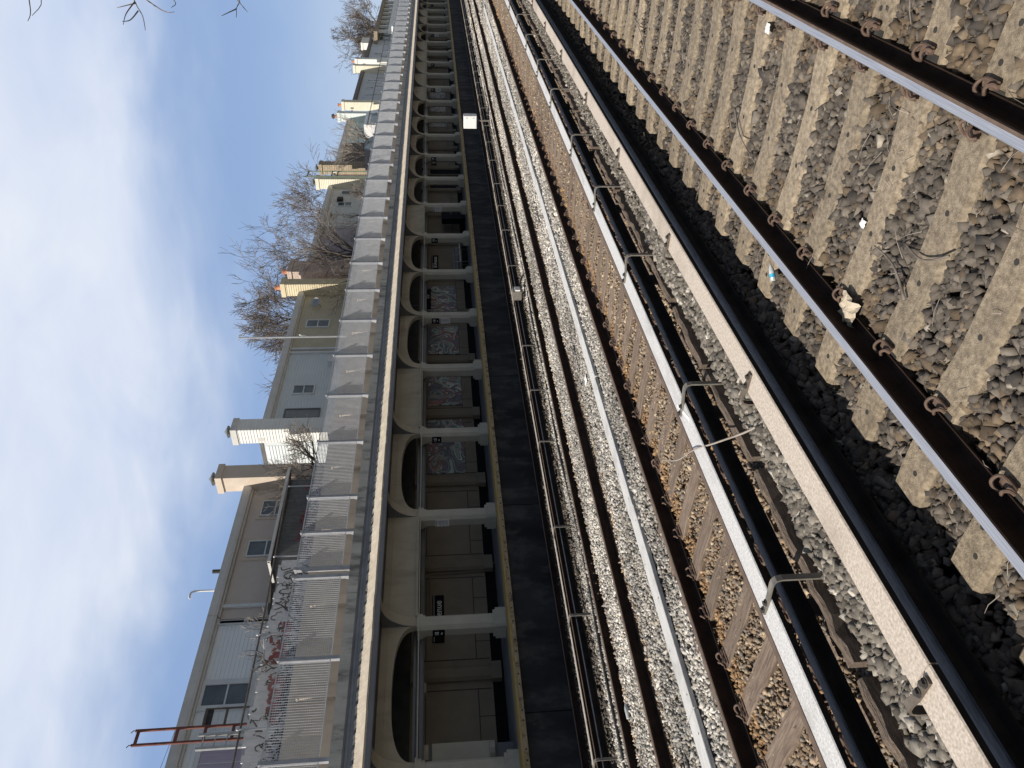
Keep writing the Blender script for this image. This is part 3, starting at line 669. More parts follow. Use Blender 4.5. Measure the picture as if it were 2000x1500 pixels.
stones('ballast', 'pale crushed stone farther along around the half sunk rails', 15, 45, 6.6, 12.1, 420, .028, .040, z_pale, pal_pale, False, off_rails([YA, YB, YC]))
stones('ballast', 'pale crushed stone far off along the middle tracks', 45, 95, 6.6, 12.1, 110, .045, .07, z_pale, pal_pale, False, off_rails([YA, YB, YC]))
stones('ballast', 'brown crushed stone far off along the nearer tracks', 30, 95, .5, 6.6, 110, .04, .06, z_rust, pal_rust, False, off_rails([Y1, Y2, YA, YE]))
stones('ballast', 'dark crushed stone in front of the far platform wall', 6, 45, 12.0, 15.05, 250, .025, .04, z_near, pal_near, False, off_rails([12.95, 14.45]))

# ------------------------------------------------------------------ far platform building
SX0, SX1 = -24, 150
COLX = [11.62 + 3.665 * k for k in range(-9, 37)]
st = thing('station_building', (SX0, 16.0, 1.05), 'long cream canopied station building with arches and octagonal columns on the far platform', 'station')
b = MB()                                                            # gutter and its returns
b.prism([(14.98, 4.09), (15.10, 4.09), (15.10, 4.20), (14.97, 4.205), (14.97, 4.11)], 'x', SX0, SX1)
for x in np.arange(SX0 + 2, SX1, 9.3): b.box(x, x + .03, 14.962, 14.97, 4.085, 4.21)
b.build('gutter', m_gutter, st)
b = MB()                                                            # clay tile eave, each tile a pan with a raised cap
a0 = Vector((14.985, 4.215)); a1 = Vector((15.40, 4.50)); tw = .325
for k in range(int((SX1 - 2) / tw)):
    x = 2 + k * tw; jz = random.uniform(-.006, .006)
    def Pt(t, h): p = a0 + (a1 - a0) * t; return (p.x - h * .57, p.y + h * .82 + jz)
    for (u0, u1, t0, t1, h1) in ((.0, .32, 0, .80, .026), (.34, .66, 0, 1.0, .030), (.68, .985, 0, 1.0, .034)):
        q = [Pt(t0, h1), Pt(t1, h1), Pt(t1, .0), Pt(t0, .0)]
        b.prism(q, 'x', x + u0 * tw + .004, x + u1 * tw - .004)
    q = [Pt(-.03, .046), Pt(.30, .046), Pt(.30, .03), Pt(-.03, .0)]
    b.prism(q, 'x', x + .005, x + tw * .99)
b.build('eave_tiles', m_tile, st)
b = MB(); b.prism([(15.0, 4.13), (15.42, 4.43), (15.42, 4.2), (15.10, 4.12)], 'x', SX0, SX1); b.build('gap_shade_board', m_black, st)  # black backing stands in for the shade in the tile gaps
b = MB(); b.prism([(15.40, 4.42), (15.40, 4.585), (15.44, 4.60), (15.44, 4.66), (15.50, 4.70), (15.50, 4.735), (15.6, 4.735), (15.6, 4.42)], 'x', SX0, SX1); b.build('cornice', m_cornice, st)
b = MB()
for x in np.arange(SX0, SX1, 7.25): b.box(x, x + 7.235, 15.47, 15.95, 4.735, 4.985)
b.build('parapet', m_conc, st)
MB().box(SX0, SX1, 15.6, 18.0, 4.30, 4.96).build('roof_slab', m_conc, st)
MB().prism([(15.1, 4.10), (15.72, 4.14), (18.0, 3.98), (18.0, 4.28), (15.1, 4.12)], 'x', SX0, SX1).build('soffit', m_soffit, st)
MB().prism([(16.40, 3.10), (16.60, 3.10), (16.60, 3.35), (16.38, 3.35), (16.38, 3.29), (16.41, 3.28), (16.38, 3.27), (16.38, 3.22), (16.41, 3.21), (16.38, 3.20), (16.38, 3.13)], 'x', SX0, SX1).build('conduit_trough', m_grey, st)
MB().box(SX0, SX1, 15.88, 15.90, 3.20, 3.222).build('conduit', m_greycap, st)
# column with base, capital and bracket, then copies
def make_column():
    x = COLX[0]; yc = 16.12; r = .205
    oc = lambda r, c: [(x - r, yc - r + c), (x - r + c, yc - r), (x + r - c, yc - r), (x + r, yc - r + c), (x + r, yc + r - c), (x + r - c, yc + r), (x - r + c, yc + r), (x - r, yc + r - c)]
    c = MB().prism(oc(r, .085), 'z', 1.37, 3.12).build('column', m_greycap, st, loc=(x, yc, 1.056))
    b = MB(); b.prism(oc(.285, .04), 'z', 1.056, 1.31); b.prism(oc(.255, .06), 'z', 1.31, 1.37)
    for s in (-.13, .05): b.box(x + s, x + s + .14, yc - .295, yc - .285, 1.31, 1.325)
    b.build('base', m_greycap, c)
    b = MB(); b.prism(oc(.225, .08), 'z', 3.05, 3.12); b.prism(oc(.25, .075), 'z', 3.12, 3.2); b.prism(oc(.27, .07), 'z', 3.2, 3.26); b.build('capital', m_greycap, c)
    # curved cantilever bracket carrying the eave
    n = 14; cur = [(15.10 + .80 * math.cos(math.pi / 2 * k / n), 3.26 + .83 * math.sin(math.pi / 2 * k / n)) for k in range(n + 1)]
    poly = cur + [(15.08, 4.10), (15.95, 4.12)]
    q = MB(); q.prism([(p[0], p[1]) for p in poly], 'x', x - .145, x - .13, 1); q.prism(poly, 'x', x - .13, x + .14, 0)  # thin layer of darker grey on the -X side face
    q.build('bracket', [m_cream, m_grey], c)
    return c
col0 = make_column()
for x in COLX[1:]:
    c = dup(col0, parent=st); c.location = col0.location + Vector((x - COLX[0], 0, 0))
# spandrels: solid panel or arch in each bay
solid = {0, 2, 6, 12, 13, 14, 15, 16, 19, 20}
for i in range(len(COLX) - 1):
    k = i - 9; xa, xb = COLX[i] + .13, COLX[i + 1] - .13
    b = MB()
    if k in solid:
        b.box(xa, xb, 15.90, 16.08, 3.26, 4.12)
        b.box(xa + .05, xb - .05, 15.885, 15.90, 3.93, 3.95); b.box(xa, xb, 15.84, 15.90, 3.24, 3.30)
    else:
        n = 26; cx = (xa + xb) / 2; rx = (xb - xa) / 2 - .02
        arc = [(cx - rx * math.copysign(abs(math.cos(math.pi * j / n)) ** .8, math.cos(math.pi * j / n)), 3.26 + .55 * max(0, math.sin(math.pi * j / n)) ** .72) for j in range(n + 1)]
        V = []; F = []
        for (px, pz) in arc: V += [(px, 15.90, pz), (px, 15.90, 4.12), (px, 16.08, pz), (px, 16.08, 4.12)]
        for j in range(n): a = 4 * j; F += [(a, a + 4, a + 5, a + 1), (a + 2, a + 3, a + 7, a + 6), (a, a + 2, a + 6, a + 4)]
        b.add(V, F)
        b.box(xa, xa + .02, 15.90, 16.08, 3.26, 4.12); b.box(xb - .02, xb, 15.90, 16.08, 3.26, 4.12)
        b.box(xa, xb, 15.885, 15.90, 3.94, 3.955)
    b.build('spandrel', m_cream, st)
# rear wall with framed panels and pilasters
WY = 18.0; PILX = [11.40 + 3.63 * k for k in range(-9, 36)]
b = MB(); b.box(SX0, SX1, WY, WY + .25, 1.36, 4.0)
for x in PILX:
    for (p0, p1) in ((x + .45, x + 3.2),):
        b.box(p0, p0 + .03, WY - .004, WY, 1.40, 3.40, 1); b.box(p1, p1 + .03, WY - .004, WY, 1.40, 3.40, 1); b.box(p0, p1, WY - .0045, WY, 1.74, 1.765, 1); b.box(p0, p1, WY - .0045, WY, 3.10, 3.12, 1)
        b.box(p0 + .55, p0 + .57, WY - .0035, WY, 1.36, 1.74, 1); b.box(p0 + 2.0, p0 + 2.02, WY - .0035, WY, 1.36, 1.74, 1)
b.build('rear_wall', [m_wallp, m_joint], st)
MB().box(SX0, SX1, WY - .01, WY + .2, 1.056, 1.36).build('wall_base', m_black, st)
for x in PILX:
    b = MB(); b.prism([(x - .2, WY), (x - .2, WY - .08), (x - .13, WY - .15), (x + .13, WY - .15), (x + .2, WY - .08), (x + .2, WY)], 'z', 1.35, 3.2)
    b.box(x - .25, x + .25, WY - .2, WY, 1.12, 1.4); b.box(x - .24, x + .24, WY - .19, WY, 3.2, 3.5)
    b.build('pilaster', m_wallp, st)

# mosaics on the rear wall
for (x0, x1, lab, sd) in ((19.10, 20.88, 'square mosaic of teal and red swirls beside the solid spandrel with the paper notice column', 1), (21.25, 22.0, 'narrow mosaic of dark and gold swirls mostly behind a column', 2), (22.9, 24.85, 'mosaic of pale and pink swirling ribbons behind the second solid spandrel', 3),
                          (26.4, 28.55, 'mosaic of teal loops with dark red patches under the arch', 4), (29.75, 32.2, 'grey green mosaic of tangled curls under the hanging sign', 5),
                          (56.2, 58.0, 'small grey mosaic panel behind far columns, by the white signal box', 6), (59.8, 61.7, 'small grey mosaic panel one bay beyond the white signal box', 7), (63.4, 65.2, 'small grey mosaic panel two bays beyond the white signal box', 8)):
    o = MB().box(x0, x1, WY - .035, WY - .005, 1.76, 3.06).build('mosaic', swirl_mat('mosaic_%d' % sd, sd)); tag(o, lab, 'mosaic', 'mosaics on the station wall')

# signs
def wall_sign(x, w, z, h, y, body, label, size):
    t = thing('station_sign', (x, y, z - h / 2), label, 'sign', 'station name signs')
    b = MB(); b.box(x - w / 2, x + w / 2, y - .03, y, z - h / 2, z + h / 2); b.build('sign_panel', m_sign, t)
    MB().box(x - w / 2, x + w / 2, y - .033, y - .03, z + h / 2 - .05, z + h / 2 - .04).build('white_line', m_letter, t)
    text_mesh(body, size, 'lettering', m_letter, t, (x, y - .036, z - .015))
wall_sign(13.19, 1.56, 2.765, .33, 17.98, '18 Avenue', 'black wall sign reading 18 Avenue, half hidden behind a cream column', .27)
wall_sign(34.65, 1.6, 2.75, .35, 17.98, '18 Avenue', 'black wall sign reading 18 Avenue above the bench', .29)
wall_sign(49.2, 1.6, 2.75, .35, 17.98, '18 Avenue', 'black wall sign reading 18 Avenue farther along than the dark kiosk', .29)
def col_sign(x, label):
    t = thing('column_sign', (x, 15.9, 2.58), label, 'sign', 'small column signs')
    MB().box(x - .015, x, 16.0, 16.24, 2.58, 2.88).build('sign_panel', m_sign, t)
    text_mesh('18', .15, 'lettering', m_letter, t, (x - .019, 16.12, 2.77), rot=(math.pi / 2, 0, -math.pi / 2))
    text_mesh('Av', .08, 'lettering', m_letter, t, (x - .019, 16.12, 2.655), rot=(math.pi / 2, 0, -math.pi / 2))
def notice(x, label, z=2.30):
    t = thing('paper_notice', (x, 16.1, z), label, 'notice', 'paper notices taped to columns')
    MB().box(x - .008, x, 15.99, 16.26, z, z + .40).build('sheet', m_paper, t)
    b = MB(); b.box(x - .011, x - .008, 16.0, 16.25, z + .36, z + .385)
    for q in range(9): b.box(x - .0105, x - .008, 16.015, 16.24 - .05 * ((q * 7) % 3), z + .05 + .033 * q, z + .062 + .033 * q)
    b.build('print', m_ink, t)
K = lambda k: 11.62 + 3.665 * k - .205
col_sign(K(0) - .012, 'small black 18 Av sign on the column beside the half hidden name sign')
col_sign(K(2) - .012, 'small black 18 Av sign on the column in front of the teal and red mosaic')
col_sign(K(4) - .012, 'small black 18 Av sign above a paper notice, column between two mosaics')
col_sign(K(6) - .012, 'small black 18 Av sign on the column beside the bench')
for k, l in ((9, 'just past the dark kiosk'), (13, 'near the white signal box'), (15, 'one third along the far columns'), (18, 'among the far columns, with a notice'), (22, 'among the small far columns'), (25, 'on the last clear column')): col_sign(K(k) - .012, 'small black 18 Av sign on a column ' + l)
notice(K(1), 'white paper notice with grey print on the column between arch and solid spandrel', 2.40)
notice(K(4), 'white paper notice with grey print under the 18 Av sign between mosaics', 2.14)
notice(K(7), 'white paper notice on the column beside the dark kiosk', 2.35)
notice(K(13), 'white paper notice below the sign near the white signal box', 2.14); notice(K(18), 'white paper notice below the sign among the far columns', 2.14)
# hanging direction sign, lights, pipes, speaker, bench, kiosk
t = thing('hanging_sign', (29.3, 17.0, 2.9), 'small black sign hanging from the canopy in front of the grey green mosaic', 'sign')
MB().box(28.5, 30.2, 16.98, 17.02, 2.93, 3.2).build('sign_panel', m_sign, t); MB().box(28.6, 30.1, 16.97, 16.98, 3.16, 3.17).build('white_line', m_letter, t)
text_mesh('18 Av', .15, 'lettering', m_letter, t, (29.5, 16.972, 3.05))
b = MB(); b.cyl((28.8, 17, 3.2), .012, .9, 6); b.cyl((29.9, 17, 3.2), .012, .9, 6); b.build('hanger_rod', m_grey, t)
t = thing('wall_lamp', (10.5, 17.9, 3.08), 'small cream box light under the conduit trough', 'light fitting'); MB().box(10.35, 10.62, 17.0, 17.25, 3.06, 3.34).build('housing', m_cream, t); MB().box(10.355, 10.615, 16.993, 17.0, 3.07, 3.2).build('lens', m_greycap, t)
o = MB().tube(smooth([(13.05, 17.95, 3.6), (13.05, 17.95, 3.1), (13.05, 17.95, 3.02), (13.15, 17.95, 3.0), (14.5, 17.95, 3.0), (14.72, 17.95, 2.98), (14.74, 17.95, 2.8), (14.8, 17.95, 1.4), (14.9, 17.9, 1.25), (15.0, 17.85, 1.06)], 4), .022, 6).build('conduit_pipe', m_wallp)
tag(o, 'thin conduit pipe bent around the wall panel of the half hidden name sign', 'pipe')
t = thing('platform_post', (8.55, 17.0, 1.06), 'pale box section post on the platform with a rounded cover, under the arch', 'post')
b = MB(); b.box(8.62, 8.95, 16.9, 17.1, 1.06, 3.3); b.build('post', m_grey, t)
b = MB(); b.box(8.58, 8.98, 16.83, 16.9, 1.62, 2.92); b.cyl((8.78, 16.87, 1.50), .2, .12, 12); b.box(8.62, 8.97, 16.84, 16.9, 3.0, 3.28); b.build('cover', m_greycap, t)
t = thing('bench', (34.2, 17.3, 1.056), 'metal bench with armrests under the 18 Avenue sign', 'bench')
MB().box(33.0, 35.3, 17.05, 17.5, 1.48, 1.53).build('seat', m_post, t); MB().box(33.0, 35.3, 17.5, 17.54, 1.6, 1.85).build('backrest', m_grey, t)
for q in range(4):
    x = 33.05 + .73 * q; MB().tube([(x, 17.08, 1.5), (x, 17.08, 1.74), (x, 17.5, 1.76)], .02, 6).build('armrest', m_post, t)
for x in (33.3, 35.0): MB().tube([(x - .2, 17.1, 1.06), (x, 17.2, 1.3), (x, 17.25, 1.5)], .022, 6).build('leg', m_grey, t); MB().tube([(x + .2, 17.5, 1.06), (x, 17.4, 1.3), (x, 17.3, 1.5)], .022, 6).build('leg', m_grey, t)
t = thing('kiosk', (39.0, 17.4, 1.056), 'dark rounded information kiosk standing against the station wall', 'kiosk')
b = MB(); rr = .1; pl = []
for (cx, cz, a0_) in ((39.62, 2.26, 0), (38.38, 2.26, 90), (38.38, 1.30, 180), (39.62, 1.30, 270)):
    for q in range(5): a = R(a0_ + 22.5 * q); pl.append((cx + rr * math.cos(a), cz + rr * math.sin(a)))
b.prism(pl, 'y', 17.2, 17.5); b.build('body', m_screen, t); MB().box(38.4, 39.6, 17.25, 17.45, 1.06, 1.25).build('foot', m_black, t)
b = MB(); b.box(39.3, 39.5, 17.192, 17.2, 2.10, 2.16); b.box(39.1, 39.5, 17.192, 17.2, 1.9, 1.94); b.box(38.9, 39.5, 17.192, 17.2, 1.82, 1.85); b.build('lettering', m_ink, t)
for (x, l) in ((44.5, 'beyond the kiosk'), (47.2, 'between the kiosk and the far name sign')):
    t = thing('doorway', (x, 17.95, 1.06), 'dark doorway in the station wall ' + l, 'doorway', 'station doorways'); MB().box(x - .5, x + .5, 17.96, 17.995, 1.06, 3.0).build('door', m_screen, t); b = MB(); b.box(x - .58, x - .5, 17.93, 17.99, 1.06, 3.08); b.box(x + .5, x + .58, 17.93, 17.99, 1.06, 3.08); b.box(x - .5, x + .5, 17.93, 17.99, 3.0, 3.08); b.build('frame', m_wallp, t)

# ------------------------------------------------------------------ street railing on the roof edge
rl = thing('street_railing', (-10, 15.75, 4.985), 'galvanised steel grating fence on the concrete parapet above the station eave', 'railing')
def make_post(x, xs=.045):
    b = MB(); b.box(x - xs, x + xs, 15.72, 15.735, 4.985, 6.44); b.box(x - xs, x - xs + .012, 15.735, 15.82, 4.985, 6.44); b.box(x + xs - .012, x + xs, 15.735, 15.82, 4.985, 6.44)
    b.prism([(15.82, 4.985), (15.92, 4.985), (15.82, 5.25)], 'x', x - .006, x + .006); b.box(x - .08, x + .08, 15.66, 15.94, 4.986, 5.0)
    b.prism([(15.70, 6.40), (15.86, 6.40), (15.86, 6.44), (15.70, 6.47)], 'x', x - xs - .004, x + xs + .004)
    return b.build('fence_post', m_post, rl, loc=(x, 15.75, 4.985))
def make_panel(x0, x1):
    b = MB(); n = max(2, int(round((x1 - x0) / .062))); p = (x1 - x0) / n
    for k in range(n + 1): x = x0 + p * k; b.box(x - .0035, x + .0035, 15.696, 15.714, 5.24, 6.40)
    for k in range(24): z = 5.26 + .0493 * k; b.box(x0, x1, 15.697, 15.703, z - .003, z + .003)
    b.box(x0, x1, 15.685, 15.72, 5.225, 5.24); b.box(x0, x1, 15.685, 15.72, 6.40, 6.415)
    return b.build('grating_panel', m_mesh, rl, loc=(x0, 15.7, 5.24))
PX = [-1.4, 1.0, 3.4, 5.8, 8.21, 10.62, 13.03, 13.29, 14.56, 15.92] + [18.35 + 2.42 * k for k in range(34)]
p0 = make_post(PX[0]); std = None
for i, x in enumerate(PX):
    if i:
        c = p0.copy(); C.objects.link(c); c.location.x += x - PX[0]
    if i + 1 < len(PX):
        w = PX[i + 1] - x
        if w < .5: continue
        if abs(w - 2.42) < .03 and std is not None:
            c = std[0].copy(); C.objects.link(c); c.location.x += x - std[1]
        else:
            o = make_panel(x + .06, PX[i + 1] - .06)
            if abs(w - 2.42) < .03: std = (o, x)

# ------------------------------------------------------------------ beige street wall, graffiti boards, chain link, corrugated shed
t = thing('retaining_wall', (-10, 18.1, 4.9), 'beige rendered wall with piers behind the steel grating', 'wall')
b = MB()
for k in range(34): x = -9 + 2.85 * k; b.box(x, x + 2.838, 18.0, 18.2, 4.9, 6.50 + .012 * min(k, 10))
b.build('wall_panel', m_beige, t)
b = MB(); 
for k in range(34): x = -9 + 2.85 * k - .02; b.box(x - .02, x + .30, 17.84, 17.998, 4.9, 6.30); b.box(x - .04, x + .32, 17.82, 18.0, 6.30, 6.36)
b.build('pier', m_beige, t)
MB().box(-9, 88, 17.96, 18.24, 6.60, 6.66).build('coping', m_conc, t) if False else None
t = thing('board_fence', (8, 18.4, 6.4), 'pale board fence sprayed with black and red graffiti behind the chain link', 'fence')
b = MB()
x = 1.0
while x < 15.85: w = random.uniform(.18, .24); b.box(x, min(x + w - .006, 15.9), 18.36 + random.uniform(0, .01), 18.40, 6.3, 7.55 + random.uniform(-.06, .06)); x += w
b.build('boards', m_gboard, t)
def stroke(b, P, w, y=18.352, mi=0):
    P = smooth([(p[0], y, p[1]) for p in P], 4) if len(P) > 2 else [Vector((p[0], y, p[1])) for p in P]
    b.ribbon(P, .006, w, (0, 1, 0), mi)
G = MB()
# the black tag
o0, s = 14.05, .36
for L in ([(0, 1.25), (.3, .62), (.7, 1.3)], [(.3, .62), (.1, -.1)], [(-.1, .35), (.85, .5)], [(.85, .0), (1.1, .95), (1.35, -.05)], [(.92, .38), (1.3, .4)], [(1.65, 1.0), (1.6, .25), (1.8, .0), (2.1, .15), (2.1, .95)],
          [(2.45, -.05), (2.5, 1.0)], [(2.5, 1.0), (2.95, .85), (2.55, .5), (3.0, .0)], [(3.3, .1), (3.2, .7), (3.6, 1.0), (3.9, .55), (3.6, .05), (3.3, .1)], [(3.9, 1.1), (4.2, .3)]):
    stroke(G, [(o0 + p[0] * s * .95, 7.02 + p[1] * s) for p in L], .032)
rg = random.Random(5)
for q in range(330):                                                # smaller black scrawl along the boards
    x = rg.uniform(5.5, 15.7); z = rg.choice([rg.uniform(6.45, 6.95), rg.uniform(6.6, 7.45)]); P = [(x, z)]; a = rg.uniform(0, 6.28)
    for k in range(rg.randint(2, 5)): a += rg.uniform(-1.3, 1.3); d = rg.uniform(.06, .16); P.append((P[-1][0] + d * math.cos(a) * .8, min(7.5, max(6.42, P[-1][1] + d * math.sin(a)))))
    stroke(G, P, rg.uniform(.018, .042))
G.build('black_graffiti', m_tagb, t)
G = MB()
for (ox, oz, sc, Ls) in ((10.6, 6.85, .40, [[(0, 0), (.1, .5), (.4, .2), (.6, .7), (.5, .0)], [(.7, 0), (.75, .8)], [(.75, .5), (1.0, .75), (1.15, .0)], [(1.35, 0), (1.4, .7), (1.7, .65), (1.65, .0)], [(1.65, .6), (2.0, .7), (2.0, 0)], [(2.3, .1), (2.3, .8), (2.75, .75), (2.75, .1), (2.3, .1)], [(3.1, 0), (3.05, .8), (3.45, .85)], [(3.1, .45), (3.4, .45)]]),
                         (12.3, 6.9, .42, [[(0, -.2), (.05, 1.3)], [(0, .6), (.5, 1.0), (.4, .2), (.05, .1)], [(.7, 0), (1.2, .6), (.8, .9), (.7, .3)], [(1.3, .1), (1.5, 1.1)], [(1.35, .6), (1.75, .7)], [(1.5, 1.1), (1.95, 1.2)], [(2.1, 0), (2.15, .6)], [(2.15, .9), (2.17, .98)], [(2.4, .6), (2.4, .1), (2.7, .1), (2.75, .6)], [(3.0, .0), (3.05, .8)]]),
                         (8.6, 6.75, .42, [[(0, 0), (.5, .3), (1.0, 1.2), (1.4, 1.6), (2.0, 1.7)], [(.2, .1), (.9, .1), (1.5, .6)]])):
    G = MB()
    for L in Ls: stroke(G, [(ox + p[0] * sc, oz + p[1] * sc) for p in L], .095, 18.349)
    G.build('red_graffiti', m_tagr, t)
G = MB()
for q in range(60):
    x = rg.uniform(6, 15.6); z = rg.uniform(7.1, 7.5); stroke(G, [(x, z), (x + .05, z + .05), (x + .1, z - .02)], .02, 18.346)
G.build('white_graffiti', m_tagw, t)
t = thing('chain_link_fence', (4, 18.22, 6.5), 'chain link fence with dark top rail on the beige wall', 'fence')
b = MB(); b.tube([(-2, 18.22, 7.69), (8, 18.22, 7.68), (14, 18.22, 7.69), (19.3, 18.22, 7.80)], .028, 8); b.build('top_rail', m_piperail, t)
b = MB()
for k in range(-7, 236):
    x0 = 3.5 + .067 * k; dz = 1.17
    for s in (1, -1):
        xa, xb = (x0, x0 + dz * .95) if s > 0 else (x0 + dz * .95, x0)
        b.tube([(xa, 18.215 + .004 * s, 6.5), (xb, 18.215 + .004 * s, 6.5 + dz)], .0022, 3, cap=False)
b.build('wire_mesh', m_wire, t)
for x in (4.9, 7.65, 10.39, 13.12, 15.9, 18.95):
    b = MB(); b.cyl((x, 18.2, 6.3), .024, 1.42, 8); b.lathe((x, 18.2, 7.72), [(.03, 0), (.034, .02), (.02, .05)], 8); b.build('fence_post', m_post, t)
t = thing('corrugated_shed', (18, 19.4, 5), 'dark corrugated steel shed with pale sloping roof edge behind the chain link', 'shed')
b = MB(); V = []; F = []; n = 96
for k in range(n + 1): x = 15.95 + 3.75 * k / n; y = 18.6 + .02 * math.sin(k * math.pi / 2 * 1.0); V += [(x, y, 5.05), (x, y, 7.86)]
for k in range(n): F.append((2 * k, 2 * k + 2, 2 * k + 3, 2 * k + 1))
b.add(V, F); b.box(15.95, 19.7, 18.64, 20.9, 5.05, 7.86); b.build('steel_wall', m_corr, t)
b = MB(); b.prism([(18.35, 7.90), (20.95, 8.35), (20.95, 8.28), (18.35, 7.83)], 'x', 15.85, 19.95); b.build('roof', m_darkiron, t)
b = MB(); b.prism([(18.28, 7.86), (18.36, 7.86), (18.36, 7.95), (18.28, 7.95)], 'x', 15.8, 20.0); b.box(15.80, 15.86, 18.3, 19.3, 7.88, 7.96); b.build('gutter', m_eave, t)
G = MB()
for q in range(26): x = rg.uniform(16.1, 19.4); z = rg.uniform(6.6, 7.15); stroke(G, [(x, z), (x + .1, z + .2), (x + .25, z + .02), (x + .3, z + .22)], .045, 18.57)
G.build('red_graffiti', m_tagr, t)
G = MB()
for q in range(16): x = rg.uniform(16.1, 19.4); z = rg.uniform(6.6, 7.0); stroke(G, [(x, z), (x + .15, z + .15), (x + .3, z)], .04, 18.568)
G.build('white_graffiti', m_tagw, t)

# ------------------------------------------------------------------ houses along the street
HY = 21.0; ZE = 10.0
def clapboard(b, x0, x1, y, z0, z1, p=.125, mi=0):
    """front wall of overlapping boards facing -Y"""
    n = int((z1 - z0) / p); prof = []
    for k in range(n):
        z = z0 + k * p; prof += [(y - .022, z), (y - .004, z + p)]
    prof += [(y - .004, z1), (y + .2, z1), (y + .2, z0)]
    b.prism(prof, 'x', x0, x1, mi)
def clapside(b, x, y0, y1, z0, z1, p=.125, mi=0):
    """side wall facing -X"""
    n = int((z1 - z0) / p); prof = []
    for k in range(n):
        z = z0 + k * p; prof += [(x - .022, z), (x - .004, z + p)]
    prof += [(x - .004, z1), (x + .2, z1), (x + .2, z0)]
    b.prism(prof, 'y', y0, y1, mi)
def window(t, x0, x1, z0, z1, y=HY, frame=m_trim, panes=m_glass, wide=.10, mull=True, sill=False):
    f = MB(); yo = y - .07
    f.box(x0 - wide, x0, yo, y, z0 - wide, z1 + wide); f.box(x1, x1 + wide, yo, y, z0 - wide, z1 + wide); f.box(x0, x1, yo, y, z1, z1 + wide); f.box(x0, x1, yo, y, z0 - wide, z0)
    if mull: zm = (z0 + z1) / 2; f.box(x0, x1, yo + .012, y, zm - .025, zm + .025)
    fo = f.build('window', frame, t); MB().box(x0, x1, y - .032, y - .022, z0, z1).build('pane', panes, fo)
    return fo
def house(name, label, x0, x1, wall, eave=m_eave, siding=True, cat='house', ze=ZE, side=True, depth=9, gut=True):
    t = thing(name, ((x0 + x1) / 2, HY + depth / 2, 5.05), label, cat, None)
    b = MB(); b.box(x0 + .2, x1, HY + .2, HY + depth, 5.05, ze)
    if siding: clapboard(b, x0, x1, HY, 5.05, ze)
    else: b.box(x0, x1, HY, HY + .2, 5.05, ze)
    if side:
        if siding: clapside(b, x0, HY + .2, HY + depth, 5.05, ze)
        else: b.box(x0, x0 + .2, HY + .2, HY + depth, 5.05, ze)
    b.build('wall', wall, t)
    rf = MB().prism([(HY - .1, ze), (HY + depth + .1, ze + .02), (HY + depth + .1, ze + .16), (HY - .1, ze + .16)], 'x', x0 - .02, x1 + .02).build('roof', m_roof, t)
    b = MB(); b.prism([(HY - .24, ze - .10), (HY - .12, ze - .10), (HY - .1, ze + .0), (HY - .1, ze + .2), (HY - .26, ze + .2), (HY - .27, ze - .02)], 'x', x0 - .04, x1 + .04)
    b.box(x0, x1, HY - .12, HY - .03, ze - .16, ze - .02); b.build('gutter', eave, t)
    return t
def chimney(t, x0, x1, y0, y1, z1, wall, siding=True, pot=None, capm=None, z0=5.05, sidewall=None):
    b = MB()
    if siding:
        b.box(x0 + .15, x1, y0 + .15, y1, z0, z1); clapside(b, x0, y0, y1, z0, z1); b.prism([(y0 - .004, z0), (y0 - .004, z1), (y0 + .15, z1), (y0 + .15, z0)], 'x', x0 + .1, x1); 
        n = int((z1 - z0) / .125)
        for k in range(n): b.prism([(y0 - .02, z0 + k * .125), (y0 - .004, z0 + k * .125 + .12), (y0 - .004, z0 + k * .125)], 'x', x0, x1)
    else: b.box(x0, x1, y0, y1, z0, z1)
    c = b.build('chimney', wall, t)
    q = MB(); q.box(x0 - .05, x1 + .05, y0 - .05, y1 + .05, z1 - .22, z1 + .02); q.build('cap', capm or wall, c)
    cx, cy = (x0 + x1) / 2, (y0 + y1) / 2
    if pot == 'metal':
        MB().lathe((cx, cy, z1 + .02), [(.11, 0), (.11, .2)], 12).build('flue', m_capm, c); MB().lathe((cx, cy, z1 + .19), [(.25, 0), (.27, .03), (.04, .17), (.0, .2)], 12).build('cowl', m_capm, c)
    elif pot == 'clay': MB().lathe((cx, cy, z1 + .02), [(.13, 0), (.12, .3), (.15, .31), (.15, .36)], 12).build('pot', m_redpipe, c)
    elif pot == 'clayc':
        MB().lathe((cx, cy, z1 + .02), [(.13, 0), (.12, .3)], 12).build('pot', m_redpipe, c); MB().lathe((cx, cy, z1 + .34), [(.22, 0), (.22, .03), (.18, .12), (.18, .17), (.1, .2)], 12).build('cowl', m_darkiron, c)
    return c
def downspout(t, x, z0, z1, m=m_trim):
    b = MB(); b.box(x - .055, x + .055, HY - .11, HY - .02, z0, z1); b.box(x - .08, x + .08, HY - .12, HY - .01, z1 - .9, z1 - .86); b.build('downspout', m, t)

